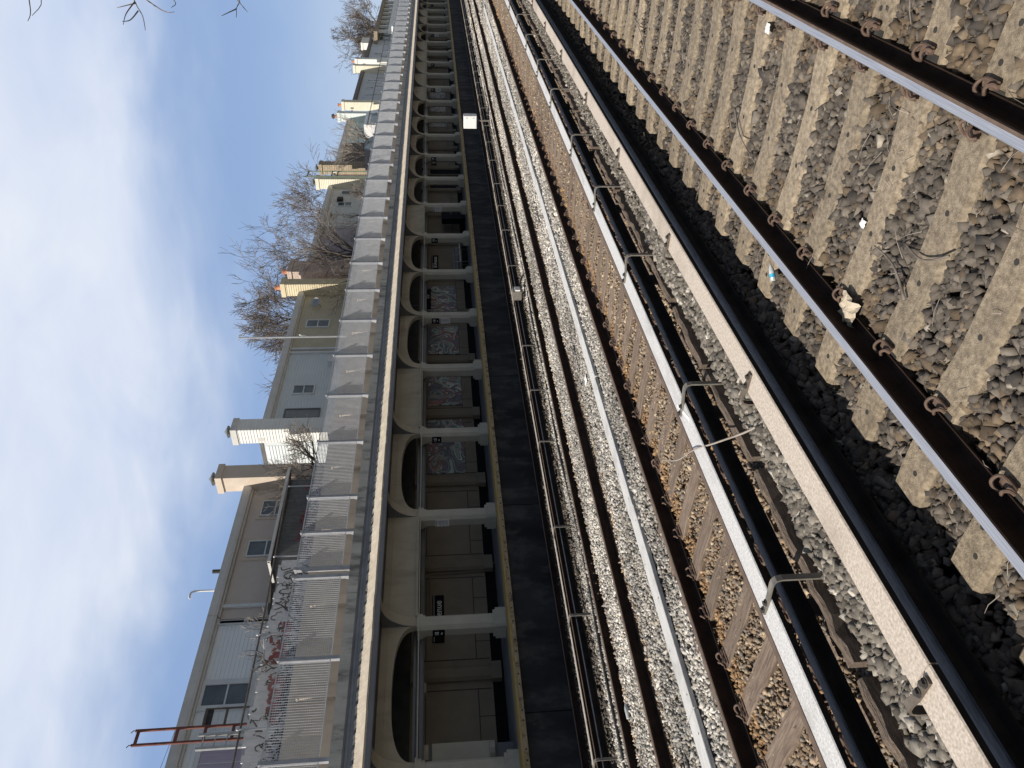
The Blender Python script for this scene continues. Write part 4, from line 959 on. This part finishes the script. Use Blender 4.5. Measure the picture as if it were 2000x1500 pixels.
h = house('siding_house', 'pale blue white sided house behind the graffiti fence, with lilac curtains', 4.0, 15.75, m_sid_w, side=False)
window(h, 12.76, 13.42, 8.42, 9.74, wide=.17)
w = window(h, 10.3, 11.42, 7.2, 9.40, panes=m_purple, wide=.12, mull=False); b = MB()
for x in (10.67, 11.03): b.box(x, x + .025, HY - .05, HY - .035, 7.2, 9.4)
b.build('mullion', m_trim, w)
downspout(h, 15.6, 5.05, 9.9); downspout(h, 15.62, 5.1, 9.8)
h = house('stucco_house', 'taupe stucco house with a tall pale chimney between two sided houses', 15.8, 22.0, m_stucco, siding=False, side=False)
window(h, 18.40, 19.05, 8.3, 9.50, wide=.05); window(h, 20.35, 21.05, 8.4, 9.35, wide=.05)
for (xa, xb, za, zb) in ((18.33, 19.12, 8.23, 9.57), (20.28, 21.12, 8.33, 9.42)):
    b = MB(); b.box(xa - .13, xa, HY - .03, HY, za - .13, zb + .13); b.box(xb, xb + .13, HY - .03, HY, za - .13, zb + .13); b.box(xa, xb, HY - .03, HY, zb, zb + .13); b.box(xa, xb, HY - .03, HY, za - .13, za); b.build('window_surround', m_stucco_l, h)
downspout(h, 16.25, 5.05, 9.9)
chimney(h, 21.70, 22.42, 20.3, 21.0, 11.18, m_stucco_l, False, 'metal')
b = MB(); b.tube(smooth([(16.9, 20.9, 10.2), (16.9, 20.9, 10.9), (16.75, 20.9, 11.02), (16.6, 20.9, 10.98)], 4), .035, 6); b.build('vent_pipe', m_trim, h)
b = MB(); b.cyl((18.05, 21.3, 10.1), .07, .55, 8); b.build('vent_stub', m_darkiron, h)
h = house('siding_house', 'grey sided house with a boarded window and a tall siding clad chimney', 24.55, 31.25, m_sid_g)
chimney(h, 24.53, 25.24, 20.3, 21.0, 11.2, m_sid_wh, True, 'metal', m_eave)
window(h, 26.1, 26.66, 7.95, 9.38, panes=m_board, mull=False, wide=.06, frame=m_grey); window(h, 27.85, 28.42, 8.38, 9.25, wide=.07)
o = MB(); o.box(30.0, 30.5, 20.7, 21.0, 7.55, 7.92); o.build('air_conditioner', m_trim, h); downspout(h, 31.1, 5.05, 9.9)
h = house('siding_house', 'olive sided house with a yellow brick chimney, behind the bare tree', 31.3, 37.35, m_sid_o, side=False)
window(h, 33.5, 34.1, 8.3, 9.38, frame=m_trim, wide=.06); chimney(h, 36.75, 37.38, 20.3, 21.0, 11.1, mat('yellow_brick_render', (.60, .52, .34), (.68, .60, .42), 3, .85, bump=.1), True, 'clay'); downspout(h, 31.42, 5.05, 9.9)
t = thing('satellite_dish', (35.5, 20.8, 9.0), 'round grey satellite dish on the olive house', 'satellite dish')
b = MB(); b.lathe((0, 0, 0), [(.02, .0), (.15, .02), (.25, .06), (.26, .065), (.25, .08), (.15, .04)], 18); o = b.build('dish', m_alu, None, loc=(0, 0, 0)); o.parent = t; o.location = (0, -.1, .1); o.rotation_euler = (R(65), 0, R(-35))
MB().tube([(35.5, 20.98, 8.9), (35.5, 20.8, 9.0), (35.5, 20.75, 9.1)], .02, 6).build('arm', m_alu, t)
h = house('stucco_house', 'mauve stucco house half hidden by the large bare tree', 38.25, 45.3, m_mauve, siding=False)
h2 = chimney(h, 38.2, 39.5, 20.3, 21.0, 10.95, m_brickp, False, 'clay'); MB().box(38.2, 38.42, 21.0, 30, 5.05, 9.9).build('side_wall', m_brickp, h)
h = house('siding_house', 'warm grey sided house with a cream clad chimney, past the large bare tree', 45.35, 52.3, m_sid_g2, side=False)
window(h, 48.75, 49.35, 8.4, 9.28, wide=.07); window(h, 50.75, 51.3, 8.0, 9.22, wide=.07, panes=m_glass); MB().box(49.4, 49.85, 20.75, 21.0, 9.0, 9.38).build('vent_box', m_darkiron, h)
chimney(h, 51.82, 52.50, 20.3, 21.0, 11.05, m_cream_s, True, 'metal'); downspout(h, 45.5, 5.05, 9.9)
h = house('shingle_house', 'dark brown shingled house with a tan brick chimney', 54.6, 61.45, m_brickd, siding=False, eave=m_eave)
chimney(h, 54.58, 55.34, 20.3, 21.0, 11.15, m_brick, False, 'metal')
h = house('stucco_house', 'mint green house with a pale mint chimney and terracotta pot', 61.5, 67.0, m_mint, siding=False, side=False)
window(h, 64.4, 64.9, 8.3, 9.2, wide=.06); chimney(h, 66.84, 67.45, 20.3, 21.0, 11.0, m_mintw, True, 'clayc')
h = house('siding_house', 'grey sided house with dark eave and a cream clad chimney, past the mint house', 70.1, 83.2, m_blueg, eave=m_eaved)
chimney(h, 70.08, 70.78, 20.3, 21.0, 10.95, m_cream_s, True, 'clay'); window(h, 74.2, 74.8, 8.4, 9.3, wide=.06); window(h, 79.2, 79.8, 8.2, 9.3, wide=.06); window(h, 77.0, 77.4, 8.6, 9.2, wide=.05)
chimney(h, 82.76, 83.42, 20.3, 21.0, 10.95, m_cream_s, True, None)
h = house('siding_house', 'small blue grey house with a white chimney and red pipe, far along the row', 85.5, 97.5, m_blueg, eave=m_eaved)
chimney(h, 85.48, 86.2, 20.3, 21.0, 11.0, m_sid_wh, False, 'clay'); window(h, 90.5, 91.0, 8.4, 9.3, wide=.05)
# sun porch at the end of the row
t = thing('porch_house', (104, 24, 5.05), 'small house with white columned porch and brown overhanging roof at the end of the row', 'house')
MB().box(98.2, 124, 21.2, 29, 5.05, 9.2).build('wall', m_sid_wh, t)
b = MB(); b.prism([(19.6, 9.15), (29, 9.6), (29, 10.0), (19.6, 9.55)], 'x', 95.5, 124.5); b.build('roof', mat('brown_roof', (.24, .20, .14), (.32, .27, .20), 2, .9), t)
for k in range(9): MB().box(97.6 + 2.6 * k, 97.95 + 2.6 * k, 19.9, 20.2, 7.9, 9.2).build('porch_column', m_sid_wh, t)
MB().box(97.2, 122, 19.8, 20.2, 7.4, 8.0).build('parapet', m_sid_wh, t)
b = MB()
for k in range(9): b.box(98.1 + 2.6 * k, 100.1 + 2.6 * k, 21.12, 21.2, 8.0, 9.1)
b.build('window', m_glass, t)
chimney(t, 102.4, 105.4, 22.4, 23.2, 11.75, m_sid_wh, False, None, z0=9.4)

# ------------------------------------------------------------------ bare trees
def grow(root, d, ln, r, depth, spread, rgn, upb=.12, ratio=.72, kids=(2, 4), wig=.34, rmin=.006):
    """returns (thick, thin) lists of polylines with radii"""
    thick, thin = [], []
    def rec(p, d, ln, r, k):
        n = 4; P = [p.copy()]; q = p.copy(); dd = d.copy()
        for i in range(n):
            dd = (dd + Vector((rgn.gauss(0, wig), rgn.gauss(0, wig), rgn.gauss(0, wig) + upb)) * .35).normalized(); q = q + dd * (ln / n); P.append(q.copy())
        r2 = max(r * .68, rmin); rad = [r + (r2 - r) * i / n for i in range(n + 1)]
        (thick if k >= depth - 2 else thin).append((P, rad))
        if k <= 0: return
        m = rgn.randint(*kids) + (1 if k == depth else 0)
        for i in range(m):
            at = P[-1] if i == 0 else P[rgn.randint(2, n)]
            a = dd.orthogonal().normalized(); a.rotate(Matrix.Rotation(rgn.uniform(0, 6.28), 3, dd)); s = spread * (.45 if i == 0 else 1)
            nd = (dd + a * s * rgn.uniform(.6, 1.2) + Vector((0, 0, upb))).normalized()
            rec(at, nd, ln * ratio * rgn.uniform(.8, 1.15), max(r2 * (.92 if i == 0 else .7), rmin), k - 1)
    rec(Vector(root), Vector(d).normalized(), ln, r, depth)
    return thick, thin
def tree(label, stems, seed, mtwig=m_twig, group=None, name='bare_tree', rmin=.006):
    rgn = random.Random(seed); t = thing(name, stems[0][0], label, 'tree', group); A = MB(); B = MB()
    for (root, d, ln, r, depth, spread, ratio, upb) in stems:
        th, tn = grow(root, d, ln, r, depth, spread, rgn, upb, ratio, rmin=rmin)
        for P, rad in th: A.tube(P, rad, 6, cap=False)
        for P, rad in tn: B.tube(P, rad, 3, cap=False)
    A.build('trunk', m_bark, t, smooth=True); B.build('crown', mtwig, t)
    return t
tree('large many stemmed bare tree in front of the mauve house', [((38.0, 19.6, 5.2), (.25, 0, 1), 2.2, .16, 6, .85, .74, .06), ((37.7, 19.5, 5.2), (-.6, -.1, .9), 1.6, .11, 6, .85, .70, .0), ((38.4, 19.6, 5.2), (.8, .1, .9), 2.2, .13, 6, .85, .74, .05), ((38.0, 19.8, 5.2), (.9, .1, .9), 2.2, .11, 6, .75, .73, .06)], 3, rmin=.005)
tree('tall bare tree rising behind the warm grey house roof', [((60.0, 29, 5.0), (-.05, 0, 1), 4.3, .24, 7, .78, .75, .05)], 8, m_twig, rmin=.012)
tree('tall bare tree rising behind the olive house roof', [((48.6, 29, 5.0), (.0, 0, 1), 4.1, .22, 7, .78, .75, .05), ((46.8, 29, 5.0), (-.2, 0, 1), 3.9, .2, 6, .78, .75, .05)], 14, m_twig, rmin=.012)
tree('large dense bare tree at the end of the house row', [((146, 30, 5.0), (-.05, 0, 1), 5.2, .42, 7, .8, .74, .05), ((147, 30, 5.0), (.35, 0, 1), 4.8, .32, 7, .8, .74, .05)], 21, m_twig, rmin=.022)
tree('small bare yard tree in front of the pale chimneys', [((21.3, 19.7, 6.6), (.05, -.05, 1), .75, .085, 5, .75, .76, .05), ((21.35, 19.7, 6.9), (.5, 0, .8), .8, .06, 5, .7, .78, .05), ((21.25, 19.7, 6.9), (-.55, 0, .75), .8, .055, 5, .7, .78, .05)], 31, m_twig)
tree('pruned bare sapling behind the graffiti fence, against the white siding', [((12.55, 18.75, 6.6), (.1, 0, 1), .7, .045, 3, .8, .7, .02), ((14.0, 18.75, 6.8), (.0, 0, 1), .7, .02, 3, .7, .75, .05)], 33, m_twigp)
tree('low pale bare tree in front of the dark shingled house', [((53.0, 19.3, 6.0), (.5, 0, 1), 1.5, .10, 5, .6, .76, .08), ((53.5, 19.3, 6.0), (1, 0, .8), 1.6, .08, 5, .6, .76, .1)], 37, m_twigp)
tree('thin bare tree behind the mint house roof', [((70, 31, 5), (-.1, 0, 1), 3.0, .12, 5, .5, .75, .1)], 41, m_twigp, rmin=.012)
tree('bare tree behind the far grey house', [((88, 33, 5), (-.1, 0, 1), 3.2, .14, 5, .5, .75, .1)], 43, m_twigp, rmin=.012)
tree('low shrubby bare tree in front of the warm grey house', [((46.5, 19.4, 6.2), (.2, 0, 1), 1.0, .09, 4, .7, .7, .02), ((44.5, 19.4, 6.2), (-.2, 0, 1), 1.0, .06, 4, .7, .75, .02)], 49, m_twig)
# the tree whose drooping twigs hang in at the top corner; its trunk stands outside the frame behind the near platform
t = thing('overhanging_tree', (17, -4.2, 1.06), 'tree beside the near platform whose drooping twigs hang high over the track', 'tree')
A = MB(); A.tube(smooth([(17, -4.2, 1.06), (16.9, -4.1, 4), (16.4, -3.2, 7), (15.4, -1.2, 9), (14.4, .9, 9.6), (13.7, 1.75, 9.3)], 4), [.24 - .2 * i / 20 for i in range(21)], 8); A.tube(smooth([(16.4, -3.2, 7), (15.4, -1.0, 7.9), (14.3, 1.0, 7.9), (13.5, 1.9, 7.2)], 4), [.1 - .08 * i / 12 for i in range(13)], 6); A.build('trunk', m_bark, t, smooth=True)
B = MB()
for P in ([(14.3, 1.15, 9.5), (13.4, 2.0, 8.7), (12.6, 2.25, 8.15), (11.75, 2.3, 7.95)], [(13.3, 2.05, 8.6), (12.4, 2.35, 8.25), (11.9, 2.4, 8.1)], [(13.4, 2.0, 8.7), (12.7, 2.1, 8.1)],
          [(13.6, 1.85, 7.3), (12.6, 2.25, 6.85), (11.9, 2.3, 6.55), (11.0, 2.3, 6.25)], [(12.6, 2.25, 6.85), (12.0, 2.3, 6.8), (11.3, 2.3, 6.62)], [(12.9, 2.1, 7.0), (12.3, 2.3, 6.4), (12.2, 2.3, 6.2)], [(12.5, 2.25, 6.8), (12.4, 2.3, 7.05)], [(12.2, 2.3, 6.7), (11.6, 2.3, 6.62), (11.5, 2.3, 6.7)],
          [(13.5, 1.9, 7.2), (12.9, 2.25, 6.4), (12.5, 2.3, 6.32)], [(13.6, 1.9, 7.1), (13.2, 2.2, 5.6), (12.5, 2.3, 5.4), (11.9, 2.3, 5.28)], [(13.2, 2.2, 5.6), (12.3, 2.3, 5.2)], [(12.5, 2.3, 5.4), (12.0, 2.3, 5.5)]):
    q = smooth(P, 4); B.tube(q, [.011 - .007 * i / (len(q) - 1) for i in range(len(q))], 5)
B.build('crown', m_twig, t, smooth=True)

# ------------------------------------------------------------------ poles, ladders, parked cars
def frame(label, x0, x1, y, z1, m, rungs, z0=5.05):
    t = thing('clothesline_frame', ((x0 + x1) / 2, y, z0), label, 'clothesline pole')
    for x in (x0, x1): MB().box(x - .028, x + .028, y - .028, y + .028, z0, z1).build('upright', m, t)
    for z in rungs: MB().box(x0 + .028, x1 - .028, y - .022, y + .022, z - .035, z + .035).build('rung', m, t)
    b = MB()
    for x in (x0, x1): b.tube([(x, y, z1), (x, y - .02, z1 + .04), (x - .05, y, z1 + .1)], .012, 5)
    b.build('hook', m_darkiron, t)
frame('rusty red steel clothesline frame rising above the graffiti fence', 10.55, 10.93, 18.9, 10.5, m_redbrk, (10.42, 9.45, 8.75, 8.05, 7.2))
frame('green steel clothesline frame between the cream and brick chimneys', 51.55, 52.55, 20.0, 11.6, m_green, (11.55, 9.9, 9.5))
t = thing('extension_ladder', (10.45, 18.85, 5.05), 'grey aluminium ladder leaning beside the rusty red frame', 'ladder')
for x in (10.30, 10.66): MB().box(x - .03, x + .03, 18.78, 18.87, 6.2, 8.86).build('rail', m_alu, t)
for k in range(9): MB().cyl((10.33, 18.82, 6.4 + .29 * k), .018, .30, 8, 0, 'x').build('rung', m_alu, t)
t = thing('window_sash', (12.1, 20.4, 8.2), 'old sash window frame standing in front of the white siding', 'window frame')
b = MB(); b.box(11.85, 11.89, 20.5, 20.54, 8.2, 9.42); b.box(12.37, 12.41, 20.5, 20.54, 8.2, 9.42); b.box(11.89, 12.37, 20.5, 20.54, 9.34, 9.42); b.box(11.89, 12.37, 20.5, 20.54, 8.78, 8.84); b.build('sash', m_brkdark, t)
MB().box(11.89, 12.37, 20.515, 20.53, 9.18, 9.34).build('dark_strip', m_darkiron, t); MB().box(12.05, 12.2, 20.4, 20.7, 5.05, 8.2).build('stand', m_alu, t)
t = thing('antenna', (10.7, 20.6, 10.2), 'thin wire aerial above the white sided house', 'aerial')
b = MB(); b.cyl((10.7, 20.9, 9.9), .012, .6, 5); b.tube([(10.7, 20.9, 10.4), (12.1, 20.9, 10.25)], .006, 4); b.tube([(10.7, 20.9, 10.4), (9.7, 20.9, 10.45)], .006, 4); b.tube([(10.6, 20.9, 10.3), (10.0, 20.9, 10.75)], .006, 4); b.build('rods', m_darkiron, t)
t = thing('light_pole', (30.28, 19.5, 5.05), 'slim pale pole standing between the grey and olive houses', 'pole')
b = MB(); b.tube([(30.28, 19.5, 5.05), (30.28, 19.5, 11.8)], [.055, .04], 10); b.build('shaft', m_alu, t); MB().lathe((30.28, 19.5, 11.8), [(.05, 0), (.05, .05), (.02, .08)], 8).build('finial', m_alu, t)
MB().tube(smooth([(30.28, 19.46, 8.95), (30.25, 19.36, 9.1), (30.2, 19.34, 9.0), (30.24, 19.4, 8.8)], 4), .025, 6).build('cleat', m_alu, t)
t = thing('roof_antenna', (47.6, 20.9, 7.5), 'thin bent aerial mast on the warm grey house', 'aerial'); b = MB(); b.tube([(47.0, 20.85, 6.5), (47.05, 20.85, 9.35), (47.1, 20.85, 9.5)], .018, 5); b.tube([(46.85, 20.85, 9.5), (47.4, 20.85, 9.6)], .05, 5); b.build('mast', m_darkiron, t)
def car(x, y, z, ln, label, paint, h=1.45, van=False):
    t = thing('parked_car', (x, y, z), label, 'car' if not van else 'van', 'cars parked behind the steel grating')
    a, w = ln / 2, .88
    low = [(-a, .35), (-a + .05, .75), (-a + .25, .88), (a - .9, .95), (a - .1, .78), (a, .55), (a - .02, .3), (-a + .1, .3)]
    b = MB(); b.prism([(x + p[0], z + p[1]) for p in low], 'y', y - w, y + w)
    top = [(-a + .25, .88), (-a + .75, h), (a - 2.0, h + .02), (a - 1.0, .94)] if not van else [(-a + .02, .7), (-a + .08, h + .4), (a - 1.2, h + .4), (a - .6, .95)]
    b.prism([(x + p[0], z + p[1]) for p in top], 'y', y - w + .1, y + w - .1); b.build('body', paint, t)
    g = [(-a + .45, .93), (-a + .83, h - .07), (a - 2.02, h - .05), (a - 1.2, .97)]
    b = MB(); b.prism([(x + p[0], z + p[1]) for p in g], 'y', y - w + .09, y + w - .09); b.build('window', m_glass, t)
    for sx in (-a + .8, a - .85):
        for sy in (-w - .01, w - .19): wv = MB().cyl((x + sx, y + sy, z + .32), .32, .2, 18, 0, 'y').build('wheel', m_tyre, t); MB().cyl((x + sx, y + sy - .004, z + .32), .2, .21, 12, 0, 'y').build('rim', m_alu, wv)
car(54.5, 19.3, 6.2, 4.5, 'black parked car in front of the dark shingled house', m_car)
car(60.8, 19.4, 6.2, 4.6, 'white parked van in front of the mint house', m_carw, van=True)
car(94.5, 19.3, 5.9, 4.5, 'white parked car in front of the small blue grey house', m_carw)
structure(MB().box(49, 140, 18.25, 20.2, 5.05, 6.2).build('driveway_terrace', m_conc))
t = thing('iron_fence', (66, 18.6, 6.2), 'thin dark iron railing along the raised terrace in front of the mint and grey houses', 'fence')
b = MB(); b.box(58, 86, 18.55, 18.58, 7.75, 7.79); b.box(58, 86, 18.55, 18.58, 6.9, 6.93); b.build('rail', m_darkiron, t)
for k in range(11): MB().box(58.5 + 2.6 * k, 58.54 + 2.6 * k, 18.55, 18.58, 6.2, 7.79).build('upright', m_darkiron, t)

# ------------------------------------------------------------------ things on the track bed
t = thing('signal_box', (38.4, 12.05, -.3), 'white enamelled equipment box on a grey post beside the far third rail', 'equipment box')
b = MB(); b.cyl((38.55, 12.0, -.3), .045, .85, 10); b.box(38.5, 38.6, 11.8, 12.2, -.3, -.24); b.build('post', m_galv, t)
MB().box(38.35, 38.75, 11.72, 12.34, .50, 1.15).build('cabinet', m_boxw, t); MB().box(38.42, 39.1, 11.8, 12.28, .56, 1.12).build('rear_case', m_boxg, t)
b = MB(); b.box(38.335, 38.35, 11.75, 12.31, .53, 1.12); b.build('door', m_boxw, t); b = MB(); b.box(38.325, 38.336, 11.80, 11.83, .62, .70); b.box(38.325, 38.336, 11.80, 11.83, .95, 1.03); b.build('hinges', m_boxg, t)
t = thing('junction_box', (20.8, 11.95, -.25), 'small pale junction box with cable among the far third rail brackets', 'junction box')
MB().box(20.65, 21.0, 11.75, 12.05, -.05, .22).build('case', m_galv, t); MB().box(20.68, 20.9, 11.70, 11.75, .0, .16).build('lid', m_boxw, t); MB().tube(smooth([(21.0, 11.8, .0), (21.3, 11.6, -.1), (21.4, 11.5, -.2)], 4), .03, 6).build('cable', m_cable, t)
t = thing('plastic_bottle', (5.05, 2.80, -.15), 'clear plastic bottle with a blue label lying beside a concrete tie', 'bottle')
b = MB(); b.lathe((0, 0, 0), [(.018, 0), (.022, .006), (.0225, .07), (.021, .095), (.009, .12), (.009, .135)], 14); o = b.build('bottle', m_pet, None, loc=(0, 0, 0), smooth=True); o.parent = t; o.rotation_euler = (R(80), 0, R(35)); o.location = (0, 0, .03)
b = MB(); b.lathe((0, 0, .03), [(.023, 0), (.023, .03)], 14); q = b.build('label', m_lblue, None, loc=(0, 0, 0)); q.parent = o
def litter(x, y, z, s, label, m=m_paper, seed=1, cat='litter', name='crumpled_paper', flat=.4):
    r = random.Random(seed); b = MB(); n = 7; V = []; F = []
    for i in range(n):
        for j in range(n):
            u, v = i / (n - 1) - .5, j / (n - 1) - .5; V.append((x + s * (u + r.uniform(-.06, .06)) * 1.2, y + s * (v + r.uniform(-.06, .06)), z + s * flat * (.5 - abs(u) * .5 - abs(v) * .4 + r.uniform(-.22, .22))))
    for i in range(n - 1):
        for j in range(n - 1): a = i * n + j; F.append((a, a + n, a + n + 1, a + 1))
    b.add(V, F); o = b.build(name, m); tag(o, label, cat); return o
m_buff = mat('buff_paper', (.42, .36, .27), (.55, .48, .38), 14, .9, bump=.3)
litter(3.98, 2.42, -.13, .17, 'crumpled buff paper wedged against the foot of the shiny rail', m_buff, 2)
litter(6.3, 4.0, -.16, .10, 'white paper scrap on grey stones beside the tan cover board', m_paper, 3, flat=.25)
litter(4.21, 1.93, -.17, .05, 'tiny white paper square on dark ballast between the shiny rails', m_paper, 4, flat=.2)
litter(6.34, 1.22, -.165, .07, 'bent white scrap on a concrete tie by the shiny rail', m_paper, 5, flat=.3)
litter(8.2, 1.0 - .2, -.17, .10, 'white scrap outside the shiny rail near the spring clips', m_paper, 6, flat=.3)
litter(11.1, 8.2, -.15, .16, 'white scrap of paper on pale ballast beside a grey plank', m_paper, 7, flat=.15)
litter(9.3, 8.3, -.15, .12, 'small white wrapper on pale ballast beside the black cable', m_paper, 8, flat=.15)
litter(3.2, 0.62, -.18, .12, 'pale wrapper on dark ballast outside the shiny rails', m_paper, 9, flat=.3)
for (x, y, r_, l) in ((6.21, 9.25, .3, 'clear bottle lying along the sunk brown rail'), (5.70, 10.35, -.2, 'clear bottle between the two sunk brown rails')):
    b = MB(); b.lathe((0, 0, 0), [(.028, 0), (.032, .008), (.033, .12), (.030, .16), (.012, .20), (.012, .22)], 12); o = b.build('plastic_bottle', m_pet, None, loc=(0, 0, 0), smooth=True); o.rotation_euler = (R(86), 0, R(90) + r_); o.location = (x, y, -.09); tag(o, l, 'bottle')
b = MB(); b.lathe((13.25, 3.8, -.19), [(.02, 0), (.06, .02), (.08, .06), (.075, .10), (.05, .13), (.01, .145)], 12); o = b.build('pale_boulder', mat('pale_stone', (.46, .41, .33), (.58, .52, .43), 8, .9), smooth=True); tag(o, 'round pale boulder between the two covered third rails', 'rock')
b = MB(); n = 24; b.tube([(2.93 + .075 * math.cos(6.0 * k / n), 3.93 + .02 * math.sin(k), -.20 + .075 * math.sin(6.0 * k / n)) for k in range(n + 1)], .012, 6); o = b.build('steel_ring', m_rust_l); tag(o, 'rusty steel ring standing among grey stones', 'ring')
def twig(P, r, label, m=m_twigp):
    q = smooth(P, 5); b = MB(); b.tube(q, [r - r * .6 * i / (len(q) - 1) for i in range(len(q))], 5); o = b.build('fallen_twig', m, smooth=True); tag(o, label, 'twig'); return o
twig([(4.55, 3.55, -.16), (4.6, 3.9, -.10), (4.75, 4.2, .12), (4.9, 4.42, .26), (5.05, 4.68, .33), (5.35, 4.95, .36)], .012, 'curved grey twig arching over the white cover board')
twig([(4.3, 3.6, -.18), (4.6, 3.75, -.17), (4.95, 3.6, -.15)], .009, 'short twig on grey stones beside the tan cover board')
twig([(5.2, 3.75, -.18), (4.9, 3.9, -.16), (4.6, 3.85, -.17)], .008, 'thin forked twig on grey stones between the cover boards')
twig([(3.55, 2.1, -.16), (3.75, 1.98, -.15), (4.0, 1.98, -.16)], .010, 'brown stick lying on dark ballast between concrete ties', m_twig)
twig([(3.35, 1.72, -.16), (3.52, 1.83, -.15), (3.75, 1.84, -.17)], .008, 'brown stick crossing the edge of a concrete tie', m_twig)
twig([(6.7, 1.95, -.17), (6.4, 2.1, -.15), (6.0, 2.2, -.17)], .009, 'dark bent stick on ballast beside the shiny rail', m_twig)
twig([(10.8, 2.0, -.17), (10.3, 2.1, -.16), (9.9, 2.3, -.17)], .009, 'pale straw twig among the distant concrete ties')
o = MB().ribbon([(5.25, 4.36, .2225), (5.6, 4.47, .2225)], .035, .003, (.3, -.95, 0)).build('paper_strip', m_paper); tag(o, 'narrow white paper strip lying on the white cover board', 'litter')
# dead grass and fine twigs between the covered rails: nobody could count them
b = MB(); rr_ = random.Random(77)
for k in range(550):
    x = rr_.uniform(1.2, 12); y = rr_.choice([rr_.uniform(3.5, 4.1), rr_.uniform(3.45, 3.75), rr_.uniform(.3, 3.0)]); a = rr_.uniform(0, 6.28); l = rr_.uniform(.05, .2); z = -.19 + rr_.uniform(0, .03)
    b.tube([(x, y, z), (x + l * .5 * math.cos(a), y + l * .5 * math.sin(a), z + .02), (x + l * math.cos(a), y + l * math.sin(a), z + rr_.uniform(-.01, .03))], [.0022, .0018, .001], 3, cap=False)
o = b.build('dead_grass', m_twigp); o['kind'] = 'stuff'; o['label'] = 'dry straw and fine twigs scattered over the ballast'; o['category'] = 'dry grass'
